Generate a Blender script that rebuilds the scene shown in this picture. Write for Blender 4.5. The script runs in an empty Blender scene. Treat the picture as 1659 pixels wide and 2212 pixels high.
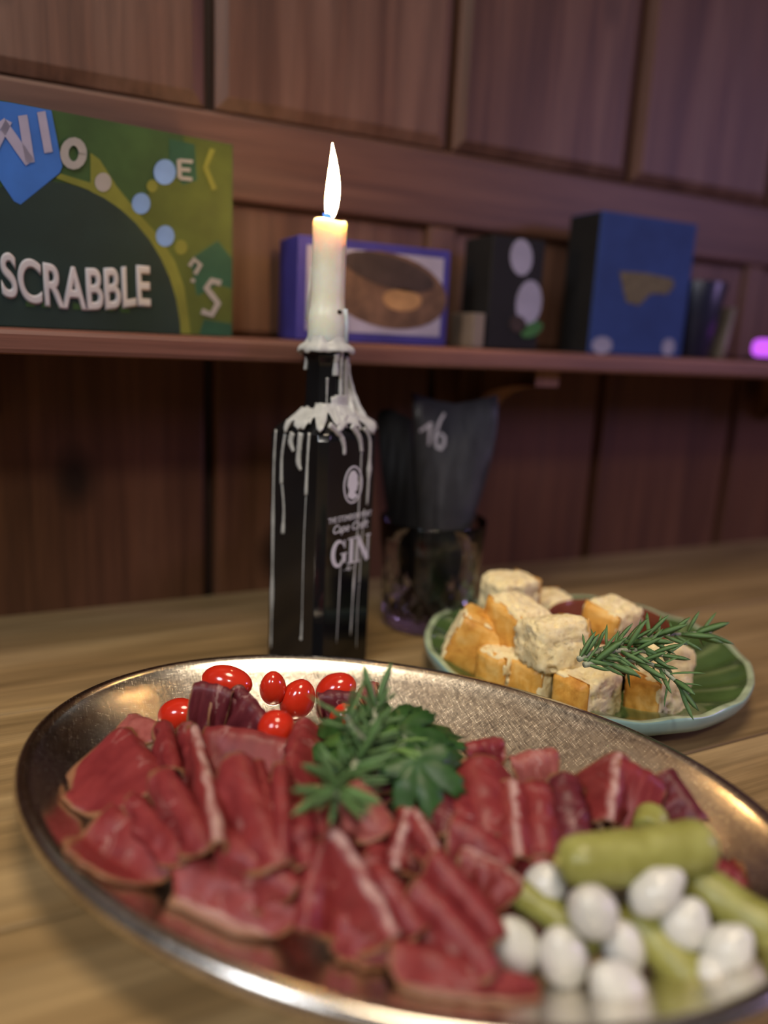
import bpy, bmesh, math, random
from mathutils import Vector, Matrix, noise as mnoise

scene = bpy.context.scene
COL = scene.collection
PI = math.pi

# ------------------------------------------------------------------ camera
FPX, IW, IH = 1650.0, 1659.0, 2212.0
CAM = Vector((0, 0, 0.21))
AX = Vector((0.90071842, -0.43180721, 0.04742222))     # camera right
AY = Vector((0.05354523, 0.21869423, 0.97432322))      # camera up
AZ = Vector((-0.43109076, -0.87505164, 0.22010314))    # camera back
cd = bpy.data.cameras.new('camera')
cam = bpy.data.objects.new('camera', cd)
COL.objects.link(cam)
cam.matrix_world = Matrix(((AX.x, AY.x, AZ.x, CAM.x), (AX.y, AY.y, AZ.y, CAM.y), (AX.z, AY.z, AZ.z, CAM.z), (0, 0, 0, 1)))
cd.sensor_fit = 'VERTICAL'
cd.sensor_height = 36.0
cd.lens = FPX / IH * 36.0
cd.clip_start = 0.01
cd.dof.use_dof = True
cd.dof.focus_distance = 0.385
cd.dof.aperture_fstop = 2.45
scene.camera = cam

# ------------------------------------------------------------------ world, lights, exposure
world = bpy.data.worlds.new('world')
scene.world = world
world.use_nodes = True
wbg = world.node_tree.nodes['Background']
wbg.inputs[0].default_value = (0.72, 0.61, 0.58, 1)
wbg.inputs[1].default_value = 0.07


def area_light(name, loc, target, size, power, color, spread=180):
    d = bpy.data.lights.new(name, 'AREA')
    d.shape = 'DISK'
    d.size = size
    d.energy = power
    d.color = color
    d.spread = math.radians(spread)
    o = bpy.data.objects.new(name, d)
    COL.objects.link(o)
    o.location = loc
    o.rotation_euler = (Vector(target) - Vector(loc)).to_track_quat('-Z', 'Y').to_euler()
    return o


area_light('pendant_lamp', (0.04, 0.10, 1.30), (0.06, 0.18, 0.0), 0.44, 2.5, (1.0, 0.82, 0.60), 100)
area_light('second_pendant_lamp', (-0.38, -0.75, 1.05), (0.12, 0.26, 0.0), 0.16, 1.8, (1.0, 0.93, 0.84), 110)
area_light('violet_room_light', (1.45, -0.50, 0.60), (0.40, 0.5, 0.22), 0.30, 4.2, (0.66, 0.46, 1.0))
area_light('window_daylight', (-1.05, -0.20, 1.0), (0.0, 0.59, 0.40), 0.45, 4.2, (0.84, 0.90, 1.0), 130)

vs = scene.view_settings
vs.view_transform = 'Standard'
vs.look = 'None'
vs.exposure = 0.25
vs.gamma = 1.0
vs.use_curve_mapping = False
scene.cycles.use_denoising = True
scene.cycles.use_adaptive_sampling = True
scene.cycles.adaptive_threshold = 0.03
scene.cycles.max_bounces = 8
scene.cycles.diffuse_bounces = 3
scene.cycles.glossy_bounces = 4
scene.cycles.transmission_bounces = 8
scene.cycles.transparent_max_bounces = 6
scene.cycles.caustics_refractive = False

# ------------------------------------------------------------------ helpers


def ray(px, py):
    return (AX * (px - IW / 2) + AY * (IH / 2 - py) - AZ * FPX).normalized()


def at(px, py, z):
    r = ray(px, py)
    return CAM + r * ((z - CAM.z) / r.z)


def on_plane(px, py, p0, n):
    r = ray(px, py)
    return CAM + r * ((Vector(p0) - CAM).dot(n) / r.dot(n))


def depth(p):
    return -(Vector(p) - CAM).dot(AZ)


CF = Vector((-AZ.x, -AZ.y, 0)).normalized()     # horizontal forward
CR = Vector((CF.y, -CF.x, 0))                   # horizontal right
UP = Vector((0, 0, 1))


def tag(o, label, cat, group=None, kind=None):
    if label:
        o['label'] = label
    if cat:
        o['category'] = cat
    if group:
        o['group'] = group
    if kind:
        o['kind'] = kind
    return o


def empty(name, loc, label=None, cat=None, group=None, rotz=0.0):
    o = bpy.data.objects.new(name, None)
    o.empty_display_size = 0.01
    COL.objects.link(o)
    o.location = loc
    o.rotation_euler = (0, 0, rotz)
    tag(o, label, cat, group)
    return o


def parent_to(o, p):
    """parent keeping the world placement (p has only location / z rotation / identity)"""
    o.parent = p
    o.matrix_parent_inverse = p_matrix(p).inverted()


def p_matrix(p):
    m = Matrix.LocRotScale(p.location, p.rotation_euler, p.scale)
    if p.parent:
        return p_matrix(p.parent) @ p.matrix_parent_inverse @ m
    return m


def mesh(name, verts, faces, mat, parent=None, smooth=True, uv=None, origin=None, mats=None, midx=None):
    me = bpy.data.meshes.new(name)
    if origin is not None:
        ov = Vector(origin)
        verts = [Vector(v) - ov for v in verts]
    me.from_pydata([tuple(v) for v in verts], [], faces)
    for m in (mats or [mat]):
        me.materials.append(m)
    if midx:
        me.polygons.foreach_set('material_index', midx)
    if uv:
        lay = me.uv_layers.new(name='UVMap')
        for l in me.loops:
            lay.data[l.index].uv = uv[l.vertex_index]
    me.update()
    if smooth:
        me.polygons.foreach_set('use_smooth', [True] * len(me.polygons))
    o = bpy.data.objects.new(name, me)
    COL.objects.link(o)
    if origin is not None:
        o.location = origin
    if parent is not None:
        parent_to(o, parent)
    return o


def grid_faces(n, m, wrap=False, flip=False):
    """n rows of m verts"""
    f = []
    for i in range(n - 1):
        for j in range(m if wrap else m - 1):
            k = (j + 1) % m
            q = (i * m + j, i * m + k, (i + 1) * m + k, (i + 1) * m + j)
            f.append(q[::-1] if flip else q)
    return f


def lathe(profile, seg, center=(0, 0, 0), axis=None, wob=None):
    """profile: list of (r, z); returns verts, faces"""
    v, c = [], Vector(center)
    if axis is None:
        ex, ey, ez = Vector((1, 0, 0)), Vector((0, 1, 0)), UP
    else:
        ez = Vector(axis).normalized()
        ex = ez.orthogonal().normalized()
        ey = ez.cross(ex)
    for i, (r, z) in enumerate(profile):
        for j in range(seg):
            a = 2 * PI * j / seg
            rr = r
            dz = 0
            if wob:
                rr, dz = wob(i, r, z, a)
            v.append(c + ex * (rr * math.cos(a)) + ey * (rr * math.sin(a)) + ez * (z + dz))
    return v, grid_faces(len(profile), seg, wrap=True)


def cap(faces, start, seg, flip=False):
    f = list(range(start, start + seg))
    faces.append(tuple(f[::-1] if flip else f))


def tube(pts, radii, seg=8, flat=None):
    """pts: list of Vector; flat=(normal, factor) squashes along a normal"""
    v = []
    n = len(pts)
    prev = None
    for i, p in enumerate(pts):
        t = (pts[min(i + 1, n - 1)] - pts[max(i - 1, 0)]).normalized()
        if prev is None:
            ex = t.orthogonal().normalized()
        else:
            ex = (prev - t * prev.dot(t))
            ex = ex.normalized() if ex.length > 1e-6 else t.orthogonal().normalized()
        prev = ex
        ey = t.cross(ex)
        r = radii[i] if hasattr(radii, '__len__') else radii
        for j in range(seg):
            a = 2 * PI * j / seg
            d = ex * math.cos(a) * r + ey * math.sin(a) * r
            if flat:
                fn, k = flat
                d = d - fn * (d.dot(fn) * (1 - k))
            v.append(p + d)
    f = grid_faces(n, seg, wrap=True)
    cap(f, 0, seg, True)
    cap(f, (n - 1) * seg, seg)
    return v, f


def box_bm(sx, sy, sz, bev=0.0, seg=2, cx=0, cy=0, cz=0):
    bm = bmesh.new()
    bmesh.ops.create_cube(bm, size=1.0)
    for v in bm.verts:
        v.co = Vector((v.co.x * sx + cx, v.co.y * sy + cy, v.co.z * sz + cz))
    if bev > 0:
        bmesh.ops.bevel(bm, geom=bm.edges[:], offset=bev, segments=seg, affect='EDGES', profile=0.5)
    return bm


def bm_obj(name, bm, mat, parent=None, loc=(0, 0, 0), rot=(0, 0, 0), smooth=False):
    me = bpy.data.meshes.new(name)
    bm.to_mesh(me)
    bm.free()
    me.materials.append(mat)
    if smooth:
        me.polygons.foreach_set('use_smooth', [True] * len(me.polygons))
    o = bpy.data.objects.new(name, me)
    COL.objects.link(o)
    o.location = loc
    o.rotation_euler = rot
    if parent is not None:
        parent_to(o, parent)
    return o


def box(name, x0, x1, y0, y1, z0, z1, mat, parent=None, bev=0.0, seg=2):
    c = ((x0 + x1) / 2, (y0 + y1) / 2, (z0 + z1) / 2)
    return bm_obj(name, box_bm(x1 - x0, y1 - y0, z1 - z0, bev, seg), mat, parent, c)


def poly_plate(name, pts, n, thick, mat, parent=None):
    """flat outline (3D points, planar), extruded by thick along n: printed or cut shapes"""
    bm = bmesh.new()
    n = Vector(n)
    c = sum((Vector(p) for p in pts), Vector()) / len(pts)
    vs_ = [bm.verts.new(Vector(p) + n * thick - c) for p in pts]
    f = bm.faces.new(vs_)
    bm.normal_update()
    if f.normal.dot(n) < 0:
        f.normal_flip()
    lo = [bm.verts.new(v.co - n * thick) for v in vs_]
    k = len(pts)
    for i in range(k):
        bm.faces.new((vs_[i], vs_[(i + 1) % k], lo[(i + 1) % k], lo[i]))
    bmesh.ops.triangulate(bm, faces=[f])
    bmesh.ops.recalc_face_normals(bm, faces=bm.faces[:])
    return bm_obj(name, bm, mat, parent, c)


# ------------------------------------------------------------------ materials
class NT:
    def __init__(self, name):
        self.m = bpy.data.materials.new(name)
        self.m.use_nodes = True
        self.t = self.m.node_tree
        self.b = self.t.nodes['Principled BSDF']
        self.out = self.t.nodes['Material Output']

    def n(self, typ, **kw):
        nd = self.t.nodes.new(typ)
        for k, v in kw.items():
            if hasattr(nd, k):
                setattr(nd, k, v)
            else:
                nd.inputs[k].default_value = v
        return nd

    def l(self, a, b):
        self.t.links.new(a, b)

    def coords(self, kind='Object', scale=(1, 1, 1), rnd=0.0):
        tc = self.n('ShaderNodeTexCoord')
        mp = self.n('ShaderNodeMapping')
        mp.inputs['Scale'].default_value = scale
        src = tc.outputs[kind]
        if rnd:
            oi = self.n('ShaderNodeObjectInfo')
            ml = self.n('ShaderNodeVectorMath', operation='SCALE')
            cx = self.n('ShaderNodeCombineXYZ')
            for i in range(3):
                self.l(oi.outputs['Random'], cx.inputs[i])
            self.l(cx.outputs[0], ml.inputs[0])
            ml.inputs['Scale'].default_value = rnd
            ad = self.n('ShaderNodeVectorMath', operation='ADD')
            self.l(src, ad.inputs[0])
            self.l(ml.outputs[0], ad.inputs[1])
            src = ad.outputs[0]
        self.l(src, mp.inputs[0])
        return mp.outputs[0]

    def noise(self, vec, scale, detail=4.0, rough=0.55, dist=0.0):
        nd = self.n('ShaderNodeTexNoise')
        nd.inputs['Scale'].default_value = scale
        nd.inputs['Detail'].default_value = detail
        nd.inputs['Roughness'].default_value = rough
        nd.inputs['Distortion'].default_value = dist
        if vec is not None:
            self.l(vec, nd.inputs['Vector'])
        return nd.outputs['Fac']

    def ramp(self, fac, stops):
        r = self.n('ShaderNodeValToRGB')
        e = r.color_ramp.elements
        while len(e) > 1:
            e.remove(e[-1])
        for i, (p, c) in enumerate(stops):
            if not hasattr(c, '__len__'):
                c = (c, c, c)
            el = e[0] if i == 0 else e.new(p)
            el.position = p
            el.color = (c[0], c[1], c[2], 1)
        self.l(fac, r.inputs[0])
        return r.outputs[0]

    def mix(self, fac, a, b, mode='MIX'):
        nd = self.n('ShaderNodeMix', data_type='RGBA', blend_type=mode)
        for sock, val in ((0, fac), (6, a), (7, b)):
            if hasattr(val, 'is_output') or isinstance(val, bpy.types.NodeSocket):
                self.l(val, nd.inputs[sock])
            elif hasattr(val, '__len__'):
                nd.inputs[sock].default_value = (val[0], val[1], val[2], 1)
            else:
                nd.inputs[sock].default_value = val
        return nd.outputs[2]

    def bump(self, h, strength=0.3, dist=0.001):
        nd = self.n('ShaderNodeBump')
        nd.inputs['Strength'].default_value = strength
        nd.inputs['Distance'].default_value = dist
        self.l(h, nd.inputs['Height'])
        self.l(nd.outputs[0], self.b.inputs['Normal'])

    def set(self, **kw):
        for k, v in kw.items():
            k = k.replace('_', ' ')
            if isinstance(v, bpy.types.NodeSocket):
                self.l(v, self.b.inputs[k])
            else:
                if hasattr(v, '__len__') and len(v) == 3 and k in ('Base Color', 'Emission Color', 'Coat Tint'):
                    v = (*v, 1)
                self.b.inputs[k].default_value = v
        return self


def flat_mat(name, col, rough=0.5, var=0.12, scale=30.0, spec=None, **kw):
    t = NT(name)
    if name.startswith(('print_', 'box_')):
        rough, spec = 0.7, 0.25
        col = tuple(c * 0.68 for c in col)
    if spec is not None:
        t.b.inputs['Specular IOR Level'].default_value = spec
    v = t.coords('Object')
    f = t.noise(v, scale, 3)
    lo = tuple(c * (1 - var) for c in col)
    hi = tuple(min(1, c * (1 + var)) for c in col)
    t.set(Base_Color=t.ramp(f, [(0.3, lo), (0.7, hi)]), Roughness=rough, **kw)
    return t.m


def wood_mat(name, axis, dark, mid, light, rough=0.5, knots=False, grain=1.0, spec=0.5):
    t = NT(name)
    sc = [14.0, 14.0, 14.0]
    sc[axis] = 1.1
    v = t.coords('Object', tuple(s * grain for s in sc), rnd=3.0)
    f1 = t.noise(v, 1.6, 5, 0.6, 0.9)
    sc2 = [90.0, 90.0, 90.0]
    sc2[axis] = 3.0
    v2 = t.coords('Object', tuple(sc2), rnd=5.0)
    f2 = t.noise(v2, 2.0, 4, 0.65, 0.2)
    col = t.ramp(f1, [(0.28, dark), (0.48, mid), (0.70, light)])
    fine = t.ramp(f2, [(0.35, 0.72), (0.65, 1.08)])
    col = t.mix(1.0, col, fine, 'MULTIPLY')
    if knots:
        sk = [9.0, 9.0, 9.0]
        sk[axis] = 5.5
        vk = t.coords('Object', tuple(sk), rnd=7.0)
        vo = t.n('ShaderNodeTexVoronoi')
        vo.inputs['Scale'].default_value = 1.0
        t.l(vk, vo.inputs['Vector'])
        kf = t.ramp(vo.outputs['Distance'], [(0.05, 1.0), (0.17, 0.0)])
        col = t.mix(kf, col, tuple(c * 0.28 for c in dark))
    t.set(Base_Color=col, Roughness=rough)
    t.b.inputs['Specular IOR Level'].default_value = spec
    t.bump(f2, 0.25, 0.0006)
    return t.m


M = {}
M['table'] = wood_mat('table_wood', 0, (0.165, 0.103, 0.042), (0.31, 0.202, 0.090), (0.45, 0.312, 0.152), 0.45, spec=0.3)
M['wall_up'] = wood_mat('wall_panel_wood', 2, (0.060, 0.027, 0.017), (0.102, 0.049, 0.032), (0.145, 0.078, 0.054), 0.5, knots=True, spec=0.3)
M['wall_rail'] = wood_mat('wall_rail_wood', 0, (0.070, 0.031, 0.020), (0.102, 0.048, 0.033), (0.135, 0.068, 0.047), 0.5, spec=0.3)
M['wall_low'] = wood_mat('wall_wainscot_wood', 2, (0.074, 0.028, 0.012), (0.124, 0.050, 0.022), (0.172, 0.076, 0.036), 0.5, knots=True, spec=0.3)
M['wall_back'] = wood_mat('wall_backing_wood', 2, (0.02, 0.008, 0.004), (0.03, 0.012, 0.006), (0.04, 0.018, 0.010), 0.6)
M['shelf'] = wood_mat('shelf_wood', 0, (0.12, 0.048, 0.032), (0.18, 0.075, 0.052), (0.24, 0.11, 0.078), 0.42)
M['bracket'] = wood_mat('bracket_wood', 2, (0.22, 0.10, 0.04), (0.32, 0.16, 0.07), (0.42, 0.22, 0.10), 0.5)
M['floor'] = wood_mat('floor_wood', 0, (0.08, 0.05, 0.03), (0.14, 0.09, 0.05), (0.2, 0.13, 0.08), 0.5)

# ------------------------------------------------------------------ structure: wall
YW = 0.594
X0, X1 = -0.9, 1.75
wall = box('wall_back', X0, X1, YW + 0.010, YW + 0.06, -0.75, 1.7, M['wall_back'])
tag(wall, 'dark wood panelled wall behind the table', None, kind='structure')
GR = [-0.825, -0.632, -0.44, -0.247, -0.055, 0.1375, 0.3335, 0.525, 0.7145, 0.907, 1.10, 1.29, 1.48, 1.67]
for a, b in zip([X0] + GR, GR + [X1]):
    g = 0.004
    # wainscot boards from the floor up to the shelf
    box('board', a + g, b - g, YW - 0.002, YW + 0.012, -0.75, 0.195, M['wall_low'], wall, 0.003)
    # small recessed panel between the shelf and the rail
    box('panel', a + 0.012, b - 0.012, YW + 0.002, YW + 0.012, 0.208, 0.303, M['wall_up'], wall, 0.004)
    box('stile', b - 0.013, b + 0.013, YW - 0.003, YW + 0.0115, 0.208, 0.304, M['wall_up'], wall, 0.002)
    # tall raised panel above the rail
    bm = box_bm(b - a - 2 * 0.004, 0.016, 1.30, 0.0)
    top = [f for f in bm.faces if f.normal.y < -0.9]
    r = bmesh.ops.inset_region(bm, faces=top, thickness=0.012, depth=0.0)
    for f in top:
        for v in f.verts:
            v.co.y -= 0.004
    bm_obj('raised_panel', bm, M['wall_up'], wall, ((a + b) / 2, YW + 0.004, 0.364 + 0.65))
box('rail', X0, X1, YW - 0.004, YW + 0.0125, 0.304, 0.363, M['wall_rail'], wall, 0.003)

floor = box('floor', X0, X1, -1.2, YW + 0.06, -0.80, -0.75, M['floor'])
tag(floor, 'brown wooden floor under the table', None, kind='structure')

# ------------------------------------------------------------------ shelf
SH_Z, SH_Y = 0.2065, 0.462
shelf = empty('wall_shelf', (0.36, YW, SH_Z - 0.014), 'long reddish-brown wooden wall shelf carrying the game boxes', 'shelf')
box('shelf_board', X0, X1, SH_Y, YW - 0.0035, SH_Z - 0.0138, SH_Z, M['shelf'], shelf, 0.003)
for bx in (-0.022, 0.372, 0.765, 1.16):
    # curved bracket profile in the y-z plane
    pr = [(YW - 0.003, SH_Z - 0.0145), (SH_Y + 0.02, SH_Z - 0.0145), (SH_Y + 0.02, SH_Z - 0.026)]
    for k in range(1, 9):
        a = k / 9 * PI / 2
        pr.append((SH_Y + 0.02 + 0.080 * math.sin(a) * 1.0, SH_Z - 0.026 - 0.026 * (1 - math.cos(a))))
    pr.append((YW - 0.012, SH_Z - 0.062))
    pr.append((YW - 0.003, SH_Z - 0.062))
    pts = [(bx - 0.011, y, z) for y, z in pr]
    poly_plate('bracket', pts, (1, 0, 0), 0.022, M['bracket'], shelf)

# ------------------------------------------------------------------ table
table = empty('wooden_table', (0.4, 0.1, -0.75), 'rustic oak plank table under the platter, bottle and bread', 'table')
ys = [0.5925, 0.432, 0.262, 0.098, -0.072, -0.24, -0.40]
for i in range(len(ys) - 1):
    box('plank', -0.80, 1.65, ys[i + 1] + 0.0006, ys[i] - 0.0006, -0.042, 0.0, M['table'], table, 0.0012)
for lx in (-0.68, 1.52):
    for ly in (-0.30, 0.50):
        box('leg', lx - 0.04, lx + 0.04, ly - 0.04, ly + 0.04, -0.75, -0.042, M['table'], table, 0.004)

# ------------------------------------------------------------------ steel platter
t = NT('brushed_steel')
v = t.coords('Object', (1, 1, 1))
big = t.noise(v, 28, 4, 0.6, 0.6)
col = t.ramp(big, [(0.3, (0.58, 0.52, 0.45)), (0.55, (0.74, 0.69, 0.61)), (0.8, (0.86, 0.82, 0.76))])
v2 = t.coords('Object', (2600, 170, 170))
v3 = t.coords('Object', (190, 2900, 190))
s1 = t.noise(v2, 1.0, 3, 0.7, 0.4)
s2 = t.noise(v3, 1.0, 3, 0.7, 0.4)
scr = t.mix(0.5, s1, s2)
fine = t.noise(v, 420, 3, 0.6)
hgt = t.mix(0.15, scr, fine)
col = t.mix(1.0, col, t.ramp(scr, [(0.36, 0.74), (0.58, 1.12)]), 'MULTIPLY')
t.set(Base_Color=col, Metallic=1.0, Roughness=t.ramp(hgt, [(0.36, 0.15), (0.50, 0.21), (0.64, 0.30)]))
t.bump(hgt, 0.07, 0.0002)
M['steel'] = t.m

PC = Vector((0.1318, 0.2562, 0))
PA, PB = 0.166, 0.1145
PU = Vector((0.66927, -0.74302, 0))
PV = Vector((0.74302, 0.66927, 0))
# (inset from the outer edge, height) of the upper surface
PROF = [(0.0, 0.0265), (0.0004, 0.0290), (0.0016, 0.0312), (0.0036, 0.0322), (0.0060, 0.0318), (0.0080, 0.0302),
        (0.0100, 0.0286), (0.0150, 0.0256), (0.0220, 0.0214), (0.0290, 0.0173), (0.0360, 0.0134), (0.0430, 0.0099),
        (0.0500, 0.0070), (0.0570, 0.0050), (0.0640, 0.0040), (0.0800, 0.0034), (0.1140, 0.0032)]


def platter_z(x, y):
    d = Vector((x, y, 0)) - PC
    u, w = d.dot(PU), d.dot(PV)
    e = math.hypot(u / PA, w / PB)
    r = math.hypot(u, w)
    inset = (1 - e) * (r / e if e > 1e-6 else PB)
    inset = max(0.0, inset)
    for (a, za), (b, zb) in zip(PROF, PROF[1:]):
        if inset <= b:
            k = (inset - a) / (b - a)
            return za + (zb - za) * k
    return PROF[-1][1]


def platter_mesh():
    seg = 160
    rings = []
    under = [(0.0022, 0.0262), (0.0060, 0.0288), (0.0100, 0.0270), (0.0150, 0.0240), (0.0220, 0.0198), (0.0290, 0.0157),
             (0.0360, 0.0118), (0.0430, 0.0083), (0.0500, 0.0054), (0.0570, 0.0030), (0.0640, 0.0012), (0.0700, 0.0006), (0.1140, 0.0006)]
    prof = [(i, z) for i, z in under[::-1]] + PROF
    v = []
    for ins, z in prof:
        a, b = PA - ins, PB - ins
        if ins > 0.11:
            a, b = 0.0525, 0.0008
        for j in range(seg):
            th = 2 * PI * j / seg
            p = PU * (a * math.cos(th)) + PV * (b * math.sin(th))
            v.append(PC + p + UP * z)
    f = grid_faces(len(prof), seg, wrap=True)
    return v, f


v, f = platter_mesh()
platter = mesh('serving_platter', v, f, M['steel'], origin=(PC.x, PC.y, 0))
tag(platter, 'large oval scratched steel platter with rolled rim on the table', 'platter')

# ------------------------------------------------------------------ cured meat


def meat_mat(name, lo, hi, fat_ridge=0.0, fat_edge=0.0, marb=0.5):
    t = NT(name)
    tc = t.n('ShaderNodeTexCoord')
    oi = t.n('ShaderNodeObjectInfo')
    sep = t.n('ShaderNodeSeparateXYZ')
    t.l(tc.outputs['UV'], sep.inputs[0])
    # uv runs -1..1 over the flat slice
    ad = t.n('ShaderNodeVectorMath', operation='ADD')
    cx = t.n('ShaderNodeCombineXYZ')
    ml = t.n('ShaderNodeMath', operation='MULTIPLY')
    ml.inputs[1].default_value = 37.0
    t.l(oi.outputs['Random'], ml.inputs[0])
    t.l(ml.outputs[0], cx.inputs[0])
    t.l(ml.outputs[0], cx.inputs[1])
    t.l(tc.outputs['UV'], ad.inputs[0])
    t.l(cx.outputs[0], ad.inputs[1])
    vec = ad.outputs[0]
    f1 = t.noise(vec, 2.2, 5, 0.6, 0.4)
    col = t.ramp(f1, [(0.28, lo), (0.72, hi)])
    fib = t.noise(vec, 26, 3, 0.7)
    col = t.mix(1.0, col, t.ramp(fib, [(0.3, 0.86), (0.7, 1.08)]), 'MULTIPLY')
    fatc = (0.62, 0.40, 0.36)
    # thin branching fat veins
    f2 = t.noise(vec, 1.3, 4, 0.55, 1.2)
    vein = t.ramp(f2, [(0.478, 0.0), (0.497, 1.0), (0.503, 1.0), (0.522, 0.0)])
    f3 = t.noise(vec, 1.1, 2, 0.5)
    gate = t.ramp(f3, [(0.52, 0.0), (0.62, marb)])
    vg = t.mix(1.0, vein, gate, 'MULTIPLY')
    col = t.mix(vg, col, fatc)
    wob = t.noise(vec, 3.0, 3, 0.5)
    if fat_ridge > 0:
        a = t.n('ShaderNodeMath', operation='MULTIPLY_ADD')
        a.inputs[1].default_value = 0.26
        a.inputs[2].default_value = -0.13
        t.l(wob, a.inputs[0])
        b = t.n('ShaderNodeMath', operation='ADD')
        t.l(sep.outputs['Y'], b.inputs[0])
        t.l(a.outputs[0], b.inputs[1])
        c = t.n('ShaderNodeMath', operation='ABSOLUTE')
        t.l(b.outputs[0], c.inputs[0])
        rm = t.ramp(c.outputs[0], [(fat_ridge * 0.8, 0.9), (fat_ridge * 2.0, 0.0)])
        rm = t.mix(1.0, rm, t.ramp(t.noise(vec, 3.2, 2), [(0.38, 0.25), (0.56, 1.0)]), 'MULTIPLY')
        col = t.mix(rm, col, fatc)
    if fat_edge > 0:
        col = t.mix(t.ramp(sep.outputs['Y'], [(0.80 - fat_edge, 0.0), (0.88 - fat_edge, 0.85)]), col, fatc)
    # rind: radius close to 1
    ln = t.n('ShaderNodeVectorMath', operation='LENGTH')
    t.l(tc.outputs['UV'], ln.inputs[0])
    rind = t.ramp(ln.outputs['Value'], [(0.955, 0.0), (0.985, 0.85)])
    col = t.mix(rind, col, (0.34, 0.17, 0.08))
    t.set(Base_Color=col, Roughness=0.42)
    t.b.inputs['Subsurface Weight'].default_value = 0.12
    t.b.inputs['Subsurface Radius'].default_value = (0.004, 0.0012, 0.0008)
    t.b.inputs['Subsurface Scale'].default_value = 0.5
    t.b.inputs['Specular IOR Level'].default_value = 0.42
    t.bump(fib, 0.12, 0.0006)
    tr = t.n('ShaderNodeBsdfTranslucent')
    t.l(col, tr.inputs['Color'])
    mx = t.n('ShaderNodeMixShader')
    mx.inputs[0].default_value = 0.22
    t.l(t.b.outputs[0], mx.inputs[1])
    t.l(tr.outputs[0], mx.inputs[2])
    t.l(mx.outputs[0], t.out.inputs[0])
    return t.m


M['meat'] = meat_mat('cured_meat', (0.20, 0.020, 0.024), (0.34, 0.050, 0.050))
M['meat_ridge'] = meat_mat('cured_meat_fat_ridge', (0.20, 0.022, 0.024), (0.35, 0.055, 0.052), fat_ridge=0.045)
M['meat_edge'] = meat_mat('cured_meat_fat_edge', (0.22, 0.026, 0.026), (0.36, 0.062, 0.056), fat_edge=0.20)
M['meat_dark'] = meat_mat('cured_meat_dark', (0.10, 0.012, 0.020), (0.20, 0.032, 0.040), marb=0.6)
M['meat_pale'] = meat_mat('cured_meat_pale', (0.34, 0.075, 0.065), (0.48, 0.15, 0.13), marb=0.8)


def smooth_noise(x, y, z, s):
    return mnoise.noise(Vector((x * 1.7 + s * 13.1, y * 1.7 + s * 7.7, z * 1.7 + s * 3.3)))


def meat_slice(A, B, dl, dr, thl, thr, r, mat, label, seed, arch=0.0, ruf=0.0):
    A, B = Vector(A), Vector(B)
    n, m = 23, 25
    L = (B - A).length
    tv = (B - A).normalized()
    side = tv.cross(UP).normalized()
    nn = side.cross(tv).normalized()
    mid = (A + B) / 2
    verts, uvs = [], []
    for i in range(n):
        s = -1 + 2 * i / (n - 1)
        wp = max(0.06, (1 - abs(s) ** 2.8)) ** 0.5
        for j in range(m):
            q = -1 + 2 * j / (m - 1)
            # more samples near the fold
            q = math.copysign(abs(q) ** 1.25, q)
            dep = dl if q >= 0 else dr
            th = math.radians(thl if q >= 0 else thr)
            sg = 1 if q >= 0 else -1
            d = abs(q) * dep * wp * (1 + 0.12 * smooth_noise(s * 1.5, sg, 0, seed))
            La = r * th
            if d < La:
                ph = d / r
                lat, dn = r * math.sin(ph), r * (1 - math.cos(ph))
            else:
                lat = r * math.sin(th) + (d - La) * math.cos(th)
                dn = r * (1 - math.cos(th)) + (d - La) * math.sin(th)
            k = abs(q)
            lat += (0.0030 + ruf) * k * smooth_noise(s * 2.2, sg * 2, k, seed + 5)
            lat += ruf * k * math.sin(s * 7 + seed)
            wv = 0.0009 * smooth_noise(s * 2.0, q * 1.4, 2.0, seed + 9)
            p = mid + tv * (s * L / 2) + side * (sg * lat) - nn * dn + nn * (arch * (1 - s * s) + wv)
            fz = platter_z(p.x, p.y) + 0.0012
            if p.z < fz:
                ex = fz - p.z
                p = p + side * (sg * min(ex, 0.006) * 0.5)
                p.z = max(p.z, platter_z(p.x, p.y) + 0.0012 + 0.0006 * k)
            verts.append(p)
            uvs.append((s * 0.999, q * wp * 0.999 if abs(q) < 1 else math.copysign(math.sqrt(max(0, 1 - s * s)), q) * 0.999))
    o = mesh('meat_slice', verts, grid_faces(n, m), mat, origin=(mid.x, mid.y, platter_z(mid.x, mid.y)), uv=uvs)
    md = o.modifiers.new('thickness', 'SOLIDIFY')
    md.thickness = 0.0013
    md.offset = 0.0
    tag(o, label, 'meat slice', 'folded slices of cured meat on the platter')
    return o


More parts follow.
